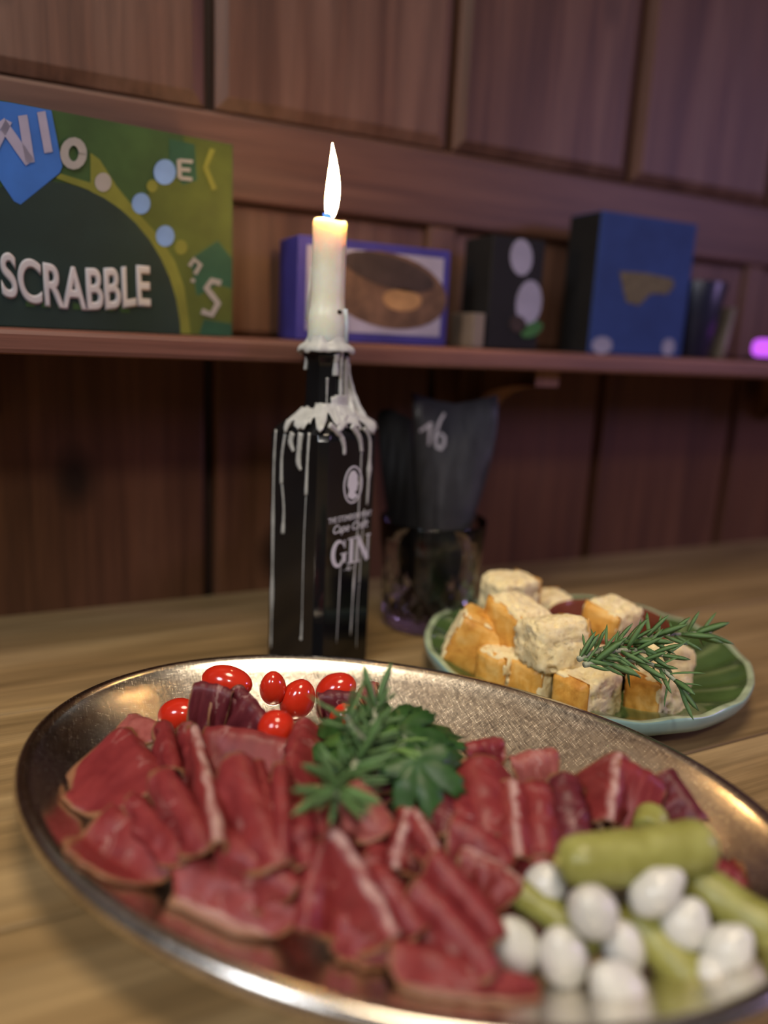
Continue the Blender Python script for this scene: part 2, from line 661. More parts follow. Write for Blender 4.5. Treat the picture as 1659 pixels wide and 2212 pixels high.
MS = [
    # x1, y1, z1(mm),  x2, y2, z2,  left flank, right flank (mm), fold angles, radius, material, label
    (262, 1580, 32, 348, 1692, 31, 27, 14, 28, 80, 6, 'meat', 'broad smooth slice spread furthest left, below the bright rim reflection'),
    (283, 1548, 28, 352, 1582, 31, 12, 16, 30, 60, 5, 'meat_pale', 'small pale slice peeking out behind the broad leftmost slice'),
    (352, 1562, 36, 374, 1655, 36, 10, 20, 75, 80, 3, 'meat', 'thin upright fold right below the leftmost tomato'),
    (402, 1564, 37, 424, 1652, 37, 14, 18, 80, 75, 3, 'meat', 'narrow fold directly under the dark ruffled slices'),
    (420, 1574, 41, 470, 1805, 38, 13, 22, 72, 70, 2.6, 'meat_ridge', 'long fold with a white fat line along its ridge, left part of the pile'),
    (450, 1574, 38, 618, 1602, 36, 27, 10, 46, 85, 5, 'meat', 'wide marbled slice lying just below the round front tomato'),
    (424, 1478, 48, 500, 1496, 47, 27, 6, 80, 88, 2.5, 'meat_dark', 'dark upright slice in front of the long tomato at the back rim'),
    (462, 1503, 44, 512, 1512, 43, 20, 6, 84, 88, 2, 'meat_dark', 'small dark ruffle tucked in front of the tall dark upright slice'),
    (516, 1484, 47, 576, 1560, 40, 20, 16, 74, 70, 3, 'meat_dark', 'dark folded slice leaning towards the small upright tomato'),
    (656, 1556, 43, 622, 1676, 40, 8, 28, 86, 42, 4, 'meat', 'slice with a brown rind edge between round tomato and herbs'),
    (352, 1668, 41, 452, 1825, 34, 12, 18, 72, 70, 5, 'meat', 'thick smooth fold left of the long white fat line'),
    (512, 1634, 46, 604, 1858, 35, 16, 20, 60, 75, 7, 'meat', 'large smooth fold with pointed tip in the middle of the left half'),
    (606, 1655, 47, 612, 1845, 36, 13, 18, 80, 75, 2.6, 'meat', 'narrow orange-lit fold left of the rosemary stem'),
    (650, 1742, 40, 664, 1865, 33, 12, 22, 72, 65, 4, 'meat', 'short fold just below the lower rosemary needles'),
    (240, 1750, 27, 378, 1866, 21, 22, 10, 32, 85, 4, 'meat', 'bright red slice with pale rind at the lower left edge of the pile'),
    (288, 1722, 31, 404, 1852, 27, 8, 20, 60, 66, 4, 'meat', 'dark inner slice above the bright red lower left one'),
    (398, 1846, 25, 645, 1958, 22, 17, 15, 52, 70, 5, 'meat_edge', 'long slice with a white fat band along its front left edge'),
    (482, 1800, 34, 642, 1908, 29, 14, 15, 72, 75, 5, 'meat', 'rolled fold lying right above the slice with the white fat band'),
    (692, 1826, 35, 655, 2002, 22, 7, 30, 86, 46, 4, 'meat', 'slice with orange-lit left edge near the middle of the front'),
    (726, 1796, 39, 852, 2012, 24, 22, 16, 68, 75, 3, 'meat_ridge', 'fold with a white fat ridge running down below the rosemary'),
    (768, 1692, 46, 838, 1795, 38, 12, 18, 62, 62, 6, 'meat_pale', 'pale pinkish slice tucked right under the herbs'),
    (878, 1752, 42, 852, 1872, 32, 10, 18, 78, 60, 3, 'meat_ridge', 'short fold with fat cross-lines below the parsley'),
    (892, 1752, 41, 952, 1862, 36, 7, 16, 75, 75, 3, 'meat_ridge', 'small fold with pale fat ridge left of the hanging parsley leaf'),
    (944, 1846, 37, 1082, 2012, 25, 14, 20, 74, 68, 4, 'meat', 'long fold right of centre, its lower end by the left pearl onions'),
    (908, 1905, 32, 1068, 2088, 20, 14, 16, 74, 70, 4, 'meat', 'long fold with a fat spot in the front right of the pile'),
    (858, 2044, 22, 1152, 2128, 12, 16, 18, 56, 66, 5, 'meat_edge', 'pointed slice at the very front below the leftmost pearl onion'),
    (736, 1968, 20, 862, 2030, 17, 14, 14, 58, 60, 5, 'meat', 'low orange-tinted slice at the front edge of the pile'),
    (690, 1502, 42, 768, 1500, 43, 16, 6, 80, 86, 2.6, 'meat_dark', 'small dark slice in front of the tomato behind the rosemary tip'),
    (778, 1492, 36, 812, 1478, 42, 14, 6, 76, 80, 3, 'meat_pale', 'thin translucent slice at the back touching the rim'),
    (1038, 1640, 44, 1062, 1796, 34, 20, 24, 40, 48, 11, 'meat', 'rounded smooth slice just right of the parsley'),
    (1104, 1690, 41, 1118, 1842, 32, 12, 18, 66, 60, 6, 'meat_ridge', 'slice with a pale fork of fat right of the rounded one'),
    (1158, 1692, 41, 1180, 1842, 31, 14, 20, 66, 58, 6, 'meat', 'smooth slice left of the upper gherkin tip'),
    (1222, 1676, 41, 1246, 1806, 32, 14, 16, 62, 66, 7, 'meat_dark', 'dark domed slice between smooth slice and star-shaped folds'),
    (1004, 1616, 40, 1082, 1600, 42, 14, 8, 78, 80, 3, 'meat', 'small upright flap behind the parsley by the rim'),
    (1106, 1642, 39, 1198, 1624, 43, 16, 8, 70, 80, 4, 'meat_pale', 'orange translucent flap lit by the candle at the back right'),
    (1336, 1632, 48, 1318, 1766, 36, 24, 12, 52, 70, 3, 'meat_ridge', 'peaked slice above the large gherkin, with fat lines from its tip'),
    (1340, 1646, 47, 1432, 1694, 40, 25, 8, 58, 85, 4, 'meat', 'slice leaning right from the peaked slice, above the large gherkin'),
    (1442, 1668, 41, 1514, 1768, 33, 16, 12, 56, 80, 4, 'meat_dark', 'dark purple slice at the right end of the pile'),
    (984, 1768, 38, 1108, 1850, 31, 14, 18, 58, 68, 5, 'meat', 'flat fold with thin rind line below the rounded smooth slice'),
    (1004, 1836, 32, 1124, 1908, 26, 13, 18, 60, 70, 5, 'meat_ridge', 'slice with white fat stripe behind the slim gherkin'),
    (1530, 1846, 24, 1604, 1912, 20, 14, 14, 58, 58, 5, 'meat', 'dark red slice showing between large gherkin and right rim'),
    (796, 1850, 32, 912, 2000, 24, 16, 18, 62, 62, 4, 'meat', 'low fold right of the slice with the white fat ridge'),
    (1130, 1790, 32, 1212, 1902, 25, 16, 18, 60, 60, 6, 'meat', 'slice half hidden behind the left end of the large gherkin'),
    (560, 1700, 38, 640, 1880, 28, 18, 18, 60, 60, 6, 'meat', 'dark low slice in the gap right of the large smooth fold'),
    (760, 1590, 38, 900, 1640, 38, 18, 18, 60, 60, 8, 'meat_dark', 'dark slice lying under the parsley leaves'),
    (920, 1650, 40, 980, 1790, 36, 16, 20, 60, 60, 7, 'meat_dark', 'dark slice behind the hanging parsley leaf'),
]
NMAIN = len(MS)
MS += [
    (300, 1700, 20, 420, 1800, 16, 24, 22, 20, 20, 12, 'meat', 'flat slice at the bottom of the pile, left, below the thick smooth fold'),
    (470, 1810, 18, 610, 1910, 14, 24, 24, 18, 18, 12, 'meat', 'flat slice at the bottom under the rolled fold by the fat band'),
    (640, 1770, 22, 740, 1900, 16, 26, 26, 20, 20, 12, 'meat', 'flat slice at the bottom below the rosemary'),
    (800, 1900, 18, 940, 2040, 12, 26, 26, 18, 18, 12, 'meat', 'flat slice at the bottom near the front edge, right of centre'),
    (980, 1850, 20, 1090, 1990, 14, 26, 26, 18, 18, 12, 'meat', 'flat slice at the bottom left of the slim gherkin'),
    (1060, 1720, 26, 1180, 1800, 20, 26, 26, 20, 20, 12, 'meat', 'flat slice at the bottom below the fork of fat'),
    (700, 1620, 30, 860, 1700, 26, 26, 26, 20, 20, 12, 'meat_dark', 'flat dark slice at the bottom under the herbs'),
    (1300, 1740, 28, 1440, 1780, 22, 24, 24, 20, 20, 12, 'meat_dark', 'flat dark slice at the bottom behind the largest gherkin'),
    (480, 1600, 32, 560, 1680, 28, 24, 24, 20, 20, 12, 'meat', 'flat slice at the bottom below the marbled slice'),
    (556, 1648, 46, 594, 1800, 40, 14, 16, 76, 76, 3, 'meat', 'slim upright fold between large smooth fold and orange-lit fold'),
    (700, 1700, 42, 690, 1830, 36, 16, 20, 70, 60, 5, 'meat', 'fold right below the tip of the lowest rosemary needles'),
    (820, 1790, 38, 800, 1900, 32, 18, 18, 70, 70, 4, 'meat', 'fold between the fat-ridged slice and the cross-lined fold'),
    (1000, 1700, 42, 990, 1790, 38, 18, 20, 60, 60, 7, 'meat', 'smooth slice left of the rounded one, below the parsley tip'),
]
for k, (x1, y1, z1, x2, y2, z2, dl, dr, tl, tr_, r, mt, lab) in enumerate(MS):
    if k < NMAIN:
        z1, z2, dl, dr = z1 + 4, z2 + 3, dl * 1.22, dr * 1.22
    A_, B_ = at(x1, y1, z1 / 1000), at(x2, y2, z2 / 1000)
    ext = (B_ - A_) * 0.05
    meat_slice(A_ - ext, B_ + ext, dl / 1000, dr / 1000, tl, tr_, r / 1000, M[mt],
               lab, k + 1, arch=0.0015, ruf=0.0012 if mt == 'meat_dark' else 0.0004)

# ------------------------------------------------------------------ tomatoes
t = NT('tomato_skin')
v = t.coords('Object')
f1 = t.noise(v, 60, 3)
t.set(Base_Color=t.ramp(f1, [(0.3, (0.52, 0.020, 0.008)), (0.7, (0.64, 0.036, 0.012))]), Roughness=0.16)
t.b.inputs['Subsurface Weight'].default_value = 0.15
t.b.inputs['Subsurface Radius'].default_value = (0.006, 0.001, 0.0005)
t.b.inputs['Subsurface Scale'].default_value = 0.5
t.b.inputs['Coat Weight'].default_value = 0.5
t.b.inputs['Coat Roughness'].default_value = 0.08
M['tomato'] = t.m
M['tomato_scar'] = flat_mat('tomato_scar', (0.42, 0.22, 0.06), 0.6)


def img_dir(deg, out=0.0):
    a = math.radians(deg)
    return (AX * math.cos(a) + AY * math.sin(a) + AZ * out).normalized()


def egg(name, c, axis, a, b, mat, blunt=0.0, seg=28, rings=17, tip=0.0, cut=None, seed=0, rough=0.0):
    """ellipsoid-like solid of revolution about axis, half-length a, radius b; blunt>0 fattens one end, tip draws the other out"""
    axis = axis.normalized()
    pr = []
    for i in range(rings):
        th = PI * i / (rings - 1)
        z = -math.cos(th)
        rr = math.sin(th)
        rr = rr * (1 - blunt * z * 0.5)
        if cut is not None and z > cut:
            z = cut + (z - cut) * 0.15
            rr = rr * 1.0
        zz = z * a
        if tip and z > 0.5:
            w = (z - 0.5) / 0.5
            rr *= 1 - tip * w * (1 - w) * 0.9
            zz += tip * a * 0.16 * w * w
        pr.append((max(rr * b, 0.00002), zz))

    def wob(i, r, z, ang):
        if rough:
            k = 1 + rough * mnoise.noise(Vector((math.cos(ang) * 1.3 + seed, math.sin(ang) * 1.3, z / max(a, 1e-4) * 2)))
            return r * k, 0
        return r, 0
    v, f = lathe(pr, seg, c, axis, wob)
    cap(f, 0, seg, True)
    cap(f, (rings - 1) * seg, seg)
    return mesh(name, v, f, mat, origin=c)


TM = [
    # px, py, half long px, half short px, angle of the long axis in the picture, out-of-plane, label
    (490, 1474, 57, 37, -8, 0.15, 'longest tomato, lying sideways at the back left rim'),
    (590, 1487, 39, 29, 88, 0.3, 'smallest tomato, standing upright in the middle of the back row'),
    (643, 1512, 48, 37, 66, 0.2, 'oval tomato tilted right, between the upright and the round one'),
    (598, 1574, 41, 41, 20, 0.9, 'round tomato nearest the camera, right above the marbled slice'),
    (388, 1544, 48, 36, 8, 0.2, 'leftmost tomato, half hidden behind the meat'),
    (726, 1492, 48, 38, 32, 0.2, 'tomato behind the small dark slice, left of the rosemary tip'),
    (746, 1548, 38, 35, 10, 0.5, 'tomato mostly covered by the herbs'),
]
for k, (px, py, a, b, ang, outp, lab) in enumerate(TM):
    z = 0.03
    for _ in range(6):
        p = at(px, py, z)
        hb = b * depth(p) / FPX
        z = platter_z(p.x, p.y) + hb * 1.02
        z = max(z, {2: 0.033, 3: 0.040, 6: 0.036, 5: 0.026, 4: 0.028}.get(k, 0.0))
    p = at(px, py, z)
    sc_ = depth(p) / FPX
    tom = empty('cherry_tomato', (p.x, p.y, p.z - b * sc_), lab, 'tomato', 'cherry tomatoes on the platter')
    ax = img_dir(ang, outp)
    body = egg('skin', p, ax, a * sc_, b * sc_, M['tomato'], blunt=0.12, seed=k, rough=0.03)
    parent_to(body, tom)
    # small stem scar on the far end
    e = p - ax * (a * sc_ * 0.985)
    sv, sf = lathe([(0.0002, 0.0004), (0.0011, 0.0003), (0.0014, -0.0004)], 10, e, -ax)
    mesh('stem_scar', sv, sf, M['tomato_scar'], tom)

# ------------------------------------------------------------------ gherkins and pearl onions
t = NT('gherkin_skin')
v = t.coords('Object', rnd=2.0)
f1 = t.noise(v, 90, 4, 0.6)
f2 = t.noise(v, 420, 2)
t.set(Base_Color=t.ramp(f1, [(0.25, (0.20, 0.19, 0.035)), (0.55, (0.31, 0.305, 0.080)), (0.8, (0.41, 0.41, 0.15))]), Roughness=0.36)
t.b.inputs['Subsurface Weight'].default_value = 0.2
t.b.inputs['Subsurface Radius'].default_value = (0.003, 0.004, 0.001)
t.b.inputs['Subsurface Scale'].default_value = 0.6
t.bump(f2, 0.25, 0.0006)
M['gherkin'] = t.m
M['gherkin_end'] = flat_mat('gherkin_end', (0.36, 0.30, 0.08), 0.5)


def gherkin(A, B, ra, rb, bend, lab, seed):
    A, B = Vector(A), Vector(B)
    n, seg = 26, 20
    L = (B - A).length
    t_ = (B - A).normalized()
    sd = t_.cross(AZ).normalized()
    pts, rad = [], []
    for i in range(n):
        s = i / (n - 1)
        e = math.sin(PI * min(max(s, 0), 1)) ** 0.001
        endk = min(1.0, math.sqrt(max(0.0, 1 - (1 - min(s, 1 - s) / 0.16) ** 2)) if min(s, 1 - s) < 0.16 else 1.0)
        r = (ra + (rb - ra) * s) * max(0.05, endk)
        r *= 1 + 0.06 * mnoise.noise(Vector((s * 4 + seed, seed, 0)))
        pts.append(A + (B - A) * s + sd * (bend * math.sin(PI * s)))
        rad.append(r)
    v, f = tube(pts, rad, seg)
    for k, p in enumerate(v):
        c = pts[k // seg]
        d = p - c
        bump = 1 + 0.035 * mnoise.noise(p * 260 + Vector((seed, 0, 0)))
        v[k] = c + d * bump
    root = empty('gherkin', ((A + B) / 2 - UP * ra), lab, 'gherkin', 'pickled gherkins on the platter')
    mesh('skin', v, f, M['gherkin'], root)
    bv, bf = lathe([(0.0003, 0.0008), (ra * 0.16, 0.0006), (ra * 0.22, -0.0006)], 10, pts[0], -(pts[1] - pts[0]).normalized())
    mesh('stem_end', bv, bf, M['gherkin_end'], root)


gherkin(at(1200, 1862, 0.040), at(1548, 1818, 0.044), 0.0090, 0.0094, 0.0016, 'largest gherkin, lying across the top of the onions', 1)
gherkin(at(1398, 1800, 0.036), at(1412, 1756, 0.038), 0.0062, 0.0062, 0.0, 'gherkin tip poking up behind the largest gherkin', 2)
gherkin(at(1478, 1886, 0.032), at(1700, 2030, 0.026), 0.0078, 0.0078, 0.001, 'gherkin running off to the right under the largest one', 3)
gherkin(at(1048, 1890, 0.027), at(1300, 2052, 0.013), 0.0046, 0.0066, -0.0015, 'slim pointed gherkin at the left among the pearl onions', 4)
gherkin(at(1335, 1958, 0.024), at(1512, 2140, 0.0125), 0.0058, 0.0080, -0.001, 'yellowish gherkin between the front pearl onions', 5)

t = NT('pearl_onion_skin')
v = t.coords('Object', rnd=2.0)
f1 = t.noise(v, 70, 3, 0.6, 0.6)
t.set(Base_Color=t.ramp(f1, [(0.3, (0.58, 0.57, 0.52)), (0.7, (0.70, 0.69, 0.65))]), Roughness=0.25)
t.b.inputs['Subsurface Weight'].default_value = 0.4
t.b.inputs['Subsurface Radius'].default_value = (0.005, 0.005, 0.004)
t.b.inputs['Subsurface Scale'].default_value = 0.8
t.b.inputs['Coat Weight'].default_value = 0.2
M['onion'] = t.m
M['onion_root'] = flat_mat('onion_root_end', (0.62, 0.55, 0.36), 0.5)

ON = [
    # px, py, z mm, half-length px, radius px, angle, out, tip, label
    (1178, 1914, 25, 52, 47, 80, 0.4, 0.0, 'round pearl onion furthest back, left of the large gherkin'),
    (1280, 1968, 33, 62, 54, 118, 0.5, 0.25, 'shiny pearl onion on top in the middle of the heap'),
    (1418, 1926, 36, 66, 46, 40, 0.1, 0.55, 'pearl onion with a pointed end touching the large gherkin'),
    (1480, 1996, 27, 60, 50, 62, 0.2, 0.4, 'pearl onion with blunt cut end, right of the heap'),
    (1572, 2052, 24, 62, 50, 52, 0.2, 0.5, 'pearl onion furthest right, close to the right gherkin'),
    (1540, 2118, 16, 56, 52, 96, 0.2, 0.2, 'pearl onion low in the front right corner'),
    (1112, 2042, 18, 66, 52, 112, 0.3, 0.2, 'leftmost pearl onion beside the red pointed slice'),
    (1216, 2066, 19, 70, 54, 104, 0.3, 0.3, 'pearl onion in the front, second from the left'),
    (1346, 2046, 19, 70, 46, 108, 0.4, 0.1, 'greenish pearl onion behind the yellowish gherkin'),
    (1334, 2140, 16, 76, 58, 132, 0.3, 0.35, 'largest pearl onion nearest the camera'),
    (1346, 1930, 16, 40, 36, 20, 0.4, 0.0, 'shaded pearl onion mostly hidden under the large gherkin'),
]
for k, (px, py, z, a, b, ang, outp, tip, lab) in enumerate(ON):
    p = at(px, py, z / 1000)
    s_ = depth(p) / FPX
    ax = img_dir(ang, outp)
    root = empty('pearl_onion', (p.x, p.y, p.z - b * s_), lab, 'onion', 'pickled pearl onions on the platter')
    o = egg('bulb', p, ax, a * s_, b * s_, M['onion'], blunt=0.10, tip=tip, seed=k, rough=0.05)
    parent_to(o, root)
    e = p - ax * (a * s_ * 0.99)
    sv, sf = lathe([(0.0002, 0.0003), (0.0012, 0.0002), (0.0016, -0.0006)], 10, e, -ax)
    mesh('root_end', sv, sf, M['onion_root'], root)

# ------------------------------------------------------------------ herbs


def leaf_mat(name, lo, hi, rough=0.4, trans=0.25):
    t = NT(name)
    v = t.coords('Object', rnd=1.0)
    f1 = t.noise(v, 120, 3, 0.6)
    col = t.ramp(f1, [(0.3, lo), (0.7, hi)])
    t.set(Base_Color=col, Roughness=rough)
    t.bump(f1, 0.3, 0.0008)
    tr = t.n('ShaderNodeBsdfTranslucent')
    t.l(col, tr.inputs['Color'])
    mx = t.n('ShaderNodeMixShader')
    mx.inputs[0].default_value = trans
    t.l(t.b.outputs[0], mx.inputs[1])
    t.l(tr.outputs[0], mx.inputs[2])
    t.l(mx.outputs[0], t.out.inputs[0])
    return t.m


M['parsley'] = leaf_mat('parsley_leaf', (0.020, 0.068, 0.014), (0.048, 0.135, 0.030))
M['parsley_light'] = leaf_mat('parsley_light_leaf', (0.07, 0.17, 0.035), (0.12, 0.25, 0.055))
M['rosemary'] = leaf_mat('rosemary_needle', (0.075, 0.170, 0.050), (0.150, 0.270, 0.095), trans=0.1)
M['rosemary_stem'] = flat_mat('rosemary_stem', (0.38, 0.40, 0.28), 0.6, 0.3, 200)
M['parsley_stem'] = flat_mat('parsley_stem', (0.14, 0.26, 0.06), 0.5, 0.2, 100)

NEEDLE = None


def needle_mesh():
    """one flat, slightly curved needle, 1 unit long in +x"""
    n, v, f = 6, [], []
    for i in range(n):
        s = i / (n - 1)
        w = 0.065 * (0.55 + 0.9 * math.sin(PI * (0.1 + 0.85 * s))) * (1.0 if i < n - 1 else 0.25)
        z = -0.10 * s * s + 0.10 * s
        v += [(s, -w, z), (s, 0, z + w * 0.55), (s, w, z), (s, 0, z - w * 0.25)]
    f = grid_faces(n, 4, wrap=True)
    f.append((3, 2, 1, 0))
    f.append(tuple(range((n - 1) * 4, n * 4)))
    me = bpy.data.meshes.new('needle')
    me.from_pydata(v, [], f)
    me.materials.append(M['rosemary'])
    me.polygons.foreach_set('use_smooth', [True] * len(me.polygons))
    return me


NEEDLE = needle_mesh()


def add_needle(root, p, d, up, ln, wid=1.0):
    o = bpy.data.objects.new('needle', NEEDLE)
    COL.objects.link(o)
    x = d.normalized()
    y = up.cross(x)
    y = y.normalized() if y.length > 1e-4 else x.orthogonal().normalized()
    z = x.cross(y)
    m = Matrix(((x.x * ln, y.x * ln * wid, z.x * ln * wid, p.x), (x.y * ln, y.y * ln * wid, z.y * ln * wid, p.y),
                (x.z * ln, y.z * ln * wid, z.z * ln * wid, p.z), (0, 0, 0, 1)))
    o.parent = root
    o.matrix_world = m
    o.matrix_parent_inverse = p_matrix(root).inverted()
    o.matrix_basis = m


def catmull(pts, n):
    out = []
    P = [pts[0]] + list(pts) + [pts[-1]]
    segs = len(pts) - 1
    for i in range(n):
        u = i / (n - 1) * segs
        k = min(int(u), segs - 1)
        w = u - k
        a, b, c, d = P[k], P[k + 1], P[k + 2], P[k + 3]
        out.append(0.5 * ((2 * b) + (c - a) * w + (2 * a - 5 * b + 4 * c - d) * w * w + (3 * b - a - 3 * c + d) * w ** 3))
    return out


def rosemary(stems, label, seed, dens=260.0, ln=(0.014, 0.024), spread=50):
    rnd = random.Random(seed)
    base = stems[0][0]
    root = empty('rosemary_sprig', base, label, 'herb', 'rosemary sprigs')
    for st in stems:
        pts = catmull(st, 16)
        v, f = tube(pts, [0.0016 - 0.0007 * i / 15 for i in range(16)], 7)
        mesh('stem', v, f, M['rosemary_stem'], root)
        L = sum((pts[i + 1] - pts[i]).length for i in range(15))
        nn = int(L * dens)
        for k in range(nn):
            u = (k + rnd.random() * 0.7) / nn
            i = min(int(u * 15), 14)
            p = pts[i].lerp(pts[i + 1], u * 15 - i)
            tv = (pts[i + 1] - pts[i]).normalized()
            ang = (k * 2.4 + rnd.random() * 0.8)
            ex = tv.orthogonal().normalized()
            ey = tv.cross(ex)
            rad = ex * math.cos(ang) + ey * math.sin(ang)
            if rad.z < -0.45:
                rad.z *= 0.3
            tilt = math.radians(spread + rnd.uniform(-14, 14) - 22 * (u > 0.85))
            d = tv * math.cos(tilt) + rad.normalized() * math.sin(tilt)
            add_needle(root, p, d, rad, rnd.uniform(*ln), rnd.uniform(0.85, 1.15))
    return root


def lobed_leaf(name, base, tip, normal, width, mat, parent, seed, lobes=5, droop=0.3, teeth=13):
    """parsley leaflet: lobed and toothed outline fanned out from its base, veins raised, edge drooping"""
    base, tip = Vector(base), Vector(tip)
    L = (tip - base).length
    x = (tip - base).normalized()
    nz = (Vector(normal) - x * Vector(normal).dot(x)).normalized()
    y = nz.cross(x)
    rnd = random.Random(seed)
    nr, na = 8, 61
    span = math.radians(118)
    verts = []
    ph = rnd.uniform(-0.15, 0.15)
    for i in range(nr):
        rr = (i / (nr - 1)) ** 0.9
        for j in range(na):
            w = -1 + 2 * j / (na - 1)
            a = w * span
            # overall leaf outline, lobes and teeth
            env = 1.0 - 0.50 * abs(w) ** 1.3
            lb = abs(math.cos((w + ph * 0.3) * lobes * PI / 2))
            lob = 0.42 + 0.58 * lb ** 0.55
            tt = 0.93 + 0.07 * math.cos(w * teeth * PI * 1.7)
            R = L * env * lob * (tt if i == nr - 1 else (1 - (1 - tt) * rr))
            px_ = math.cos(a) * R * rr
            py_ = math.sin(a) * R * rr * width
            dist = math.hypot(px_, py_) / L
            z = -droop * L * dist * dist + 0.045 * L * (lb - 0.6) * rr
            z += 0.05 * L * mnoise.noise(Vector((px_ / L * 3 + seed, py_ / L * 3, 0)))
            verts.append(base + x * px_ + y * py_ + nz * z)
    o = mesh(name, verts, grid_faces(nr, na), mat, parent)
    md = o.modifiers.new('thickness', 'SOLIDIFY')
    md.thickness = 0.0004
    md.offset = 0
    return o


# parsley bunch lying on the meat
pb = at(800, 1640, 0.045)
parsley = empty('parsley_bunch', pb, 'dark green flat-leaf parsley lying on the meat', 'herb')
PL = [
    # base px,py,z   tip px,py,z   width, normal, material
    (850, 1590, 58, 1010, 1560, 60, 1.0, (0.1, -0.3, 1.0), 'parsley'),
    (835, 1560, 60, 930, 1535, 66, 1.0, (0.0, -0.2, 1.0), 'parsley'),
    (900, 1640, 62, 965, 1795, 46, 0.85, (0.1, -0.9, 0.8), 'parsley'),
    (930, 1640, 60, 1025, 1720, 48, 0.9, (0.5, -0.6, 0.8), 'parsley'),
    (820, 1600, 60, 850, 1700, 46, 0.9, (0.0, -0.8, 0.7), 'parsley'),
    (780, 1600, 62, 755, 1510, 66, 0.9, (-0.3, -0.5, 0.9), 'parsley_light'),
    (760, 1610, 58, 665, 1535, 58, 0.8, (-0.3, -0.5, 1.0), 'parsley'),
    (770, 1600, 60, 700, 1640, 50, 0.9, (-0.4, -0.5, 0.8), 'parsley'),
    (800, 1580, 62, 845, 1500, 70, 0.8, (0.0, -0.7, 0.7), 'parsley'),
    (880, 1600, 58, 960, 1620, 56, 1.1, (0.2, -0.4, 1.0), 'parsley'),
    (860, 1575, 62, 985, 1590, 62, 1.0, (0.2, -0.5, 1.0), 'parsley'),
    (940, 1600, 58, 1025, 1650, 54, 0.9, (0.5, -0.4, 0.8), 'parsley'),
    (850, 1620, 60, 880, 1720, 48, 0.8, (0.1, -0.8, 0.6), 'parsley'),
    (790, 1590, 64, 810, 1500, 70, 0.7, (-0.1, -0.7, 0.7), 'parsley'),
]
for k, (x1, y1, z1, x2, y2, z2, w, nrm, mt) in enumerate(PL):
    nv = CR * nrm[0] + CF * nrm[1] + UP * nrm[2]
    z1, z2 = z1 - 8, z2 - 8
    b_, t_ = at(x1, y1, z1 / 1000), None
    # keep leaf tips close to the base in depth
    t_ = at(x2, y2, z2 / 1000)
    if (t_ - b_).length > 0.047:
        t_ = b_ + (t_ - b_).normalized() * 0.047
    lobed_leaf('leaf', b_, t_, nv, w, M[mt], parsley, 40 + k)
    sv, sf = tube(catmull([at(810, 1640, 0.046), (at(810, 1640, 0.046) + b_) / 2 + UP * 0.004, b_], 7), 0.0009, 6)
    mesh('stem', sv, sf, M['parsley_stem'], parsley)

rosemary([[at(722, 1720, 0.046), at(768, 1650, 0.053), at(800, 1585, 0.059), at(815, 1512, 0.065)],
          [at(738, 1690, 0.051), at(730, 1704, 0.055), at(726, 1716, 0.058)],
          [at(790, 1600, 0.057), at(760, 1570, 0.063), at(748, 1545, 0.067)]],
         'rosemary sprig lying on the parsley and meat', 3, dens=1000, ln=(0.011, 0.020), spread=62)

# ------------------------------------------------------------------ bread plate
t = NT('green_glaze')
tc = t.n('ShaderNodeTexCoord')
v = t.coords('Object')
f1 = t.noise(v, 45, 4, 0.6)
geo = t.n('ShaderNodeAttribute', attribute_name='ridge')
colg = t.ramp(f1, [(0.3, (0.050, 0.092, 0.026)), (0.7, (0.090, 0.145, 0.045))])
colr = t.mix(t.ramp(geo.outputs['Fac'], [(0.62, 0.0), (1.0, 0.55)]), colg, (0.30, 0.36, 0.16))
t.set(Base_Color=colr, Roughness=0.16)
t.b.inputs['Coat Weight'].default_value = 0.4
M['glaze'] = t.m
M['glaze_out'] = flat_mat('celadon_glaze', (0.26, 0.40, 0.36), 0.22, 0.12, 40)
M['glaze_rim'] = flat_mat('rim_glaze', (0.38, 0.45, 0.28), 0.22, 0.25, 90)

BC = Vector((0.3268, 0.3612, 0))
BK = 1.0593


def plate_h(z):
    return z if z < 0.0065 else 0.0065 + (z - 0.0065) * 0.0160 / 0.0265


def bread_plate():
    seg = 144
    up = [(0.0008, 0.0065), (0.020, 0.0066), (0.036, 0.0072), (0.050, 0.0098), (0.064, 0.0150), (0.078, 0.0222), (0.088, 0.0282),
          (0.0935, 0.0318), (0.0960, 0.0330), (0.0972, 0.0326)]
    dn = [(0.0974, 0.0300), (0.0968, 0.0235), (0.0945, 0.0165), (0.0880, 0.0100), (0.0740, 0.0062), (0.048, 0.0045), (0.042, 0.0026), (0.041, 0.0004), (0.037, 0.0004), (0.0365, 0.0028), (0.001, 0.0030)]
    prof = up + dn
    v, rid = [], []
    for k, (r, z) in enumerate(prof):
        for j in range(seg):
            a = 2 * PI * j / seg
            w = max(0.0, min(1.0, (r - 0.03) / 0.035)) * (1.0 if k < len(up) else 0.3)
            w *= 1.0 if r < 0.0925 else 0.4
            fl = math.cos(a * 17 + 2 * math.sin(r * 40))
            rr = BK * r * (1 + 0.012 * math.cos(2 * a - 0.6) * (r / 0.097))
            v.append(BC + Vector((rr * math.cos(a), rr * math.sin(a), plate_h(z) + 0.0020 * w * fl)))
            rid.append(max(0.0, w * fl))
    f = grid_faces(len(prof), seg, wrap=True)
    f = [q[::-1] for q in f] if False else f
    mi = []
    nu = len(up)
    for i in range(len(prof) - 1):
        for j in range(seg):
            mi.append(0 if i < nu - 3 else (2 if i < nu - 1 else 1))
    o = mesh('bread_plate', v, f, None, mats=[M['glaze'], M['glaze_out'], M['glaze_rim']], midx=mi, origin=(BC.x, BC.y, 0))
    at_ = o.data.attributes.new('ridge', 'FLOAT', 'POINT')
    at_.data.foreach_set('value', rid)
    return o


plate = bread_plate()
tag(plate, 'green glazed fluted ceramic plate holding the bread', 'plate')


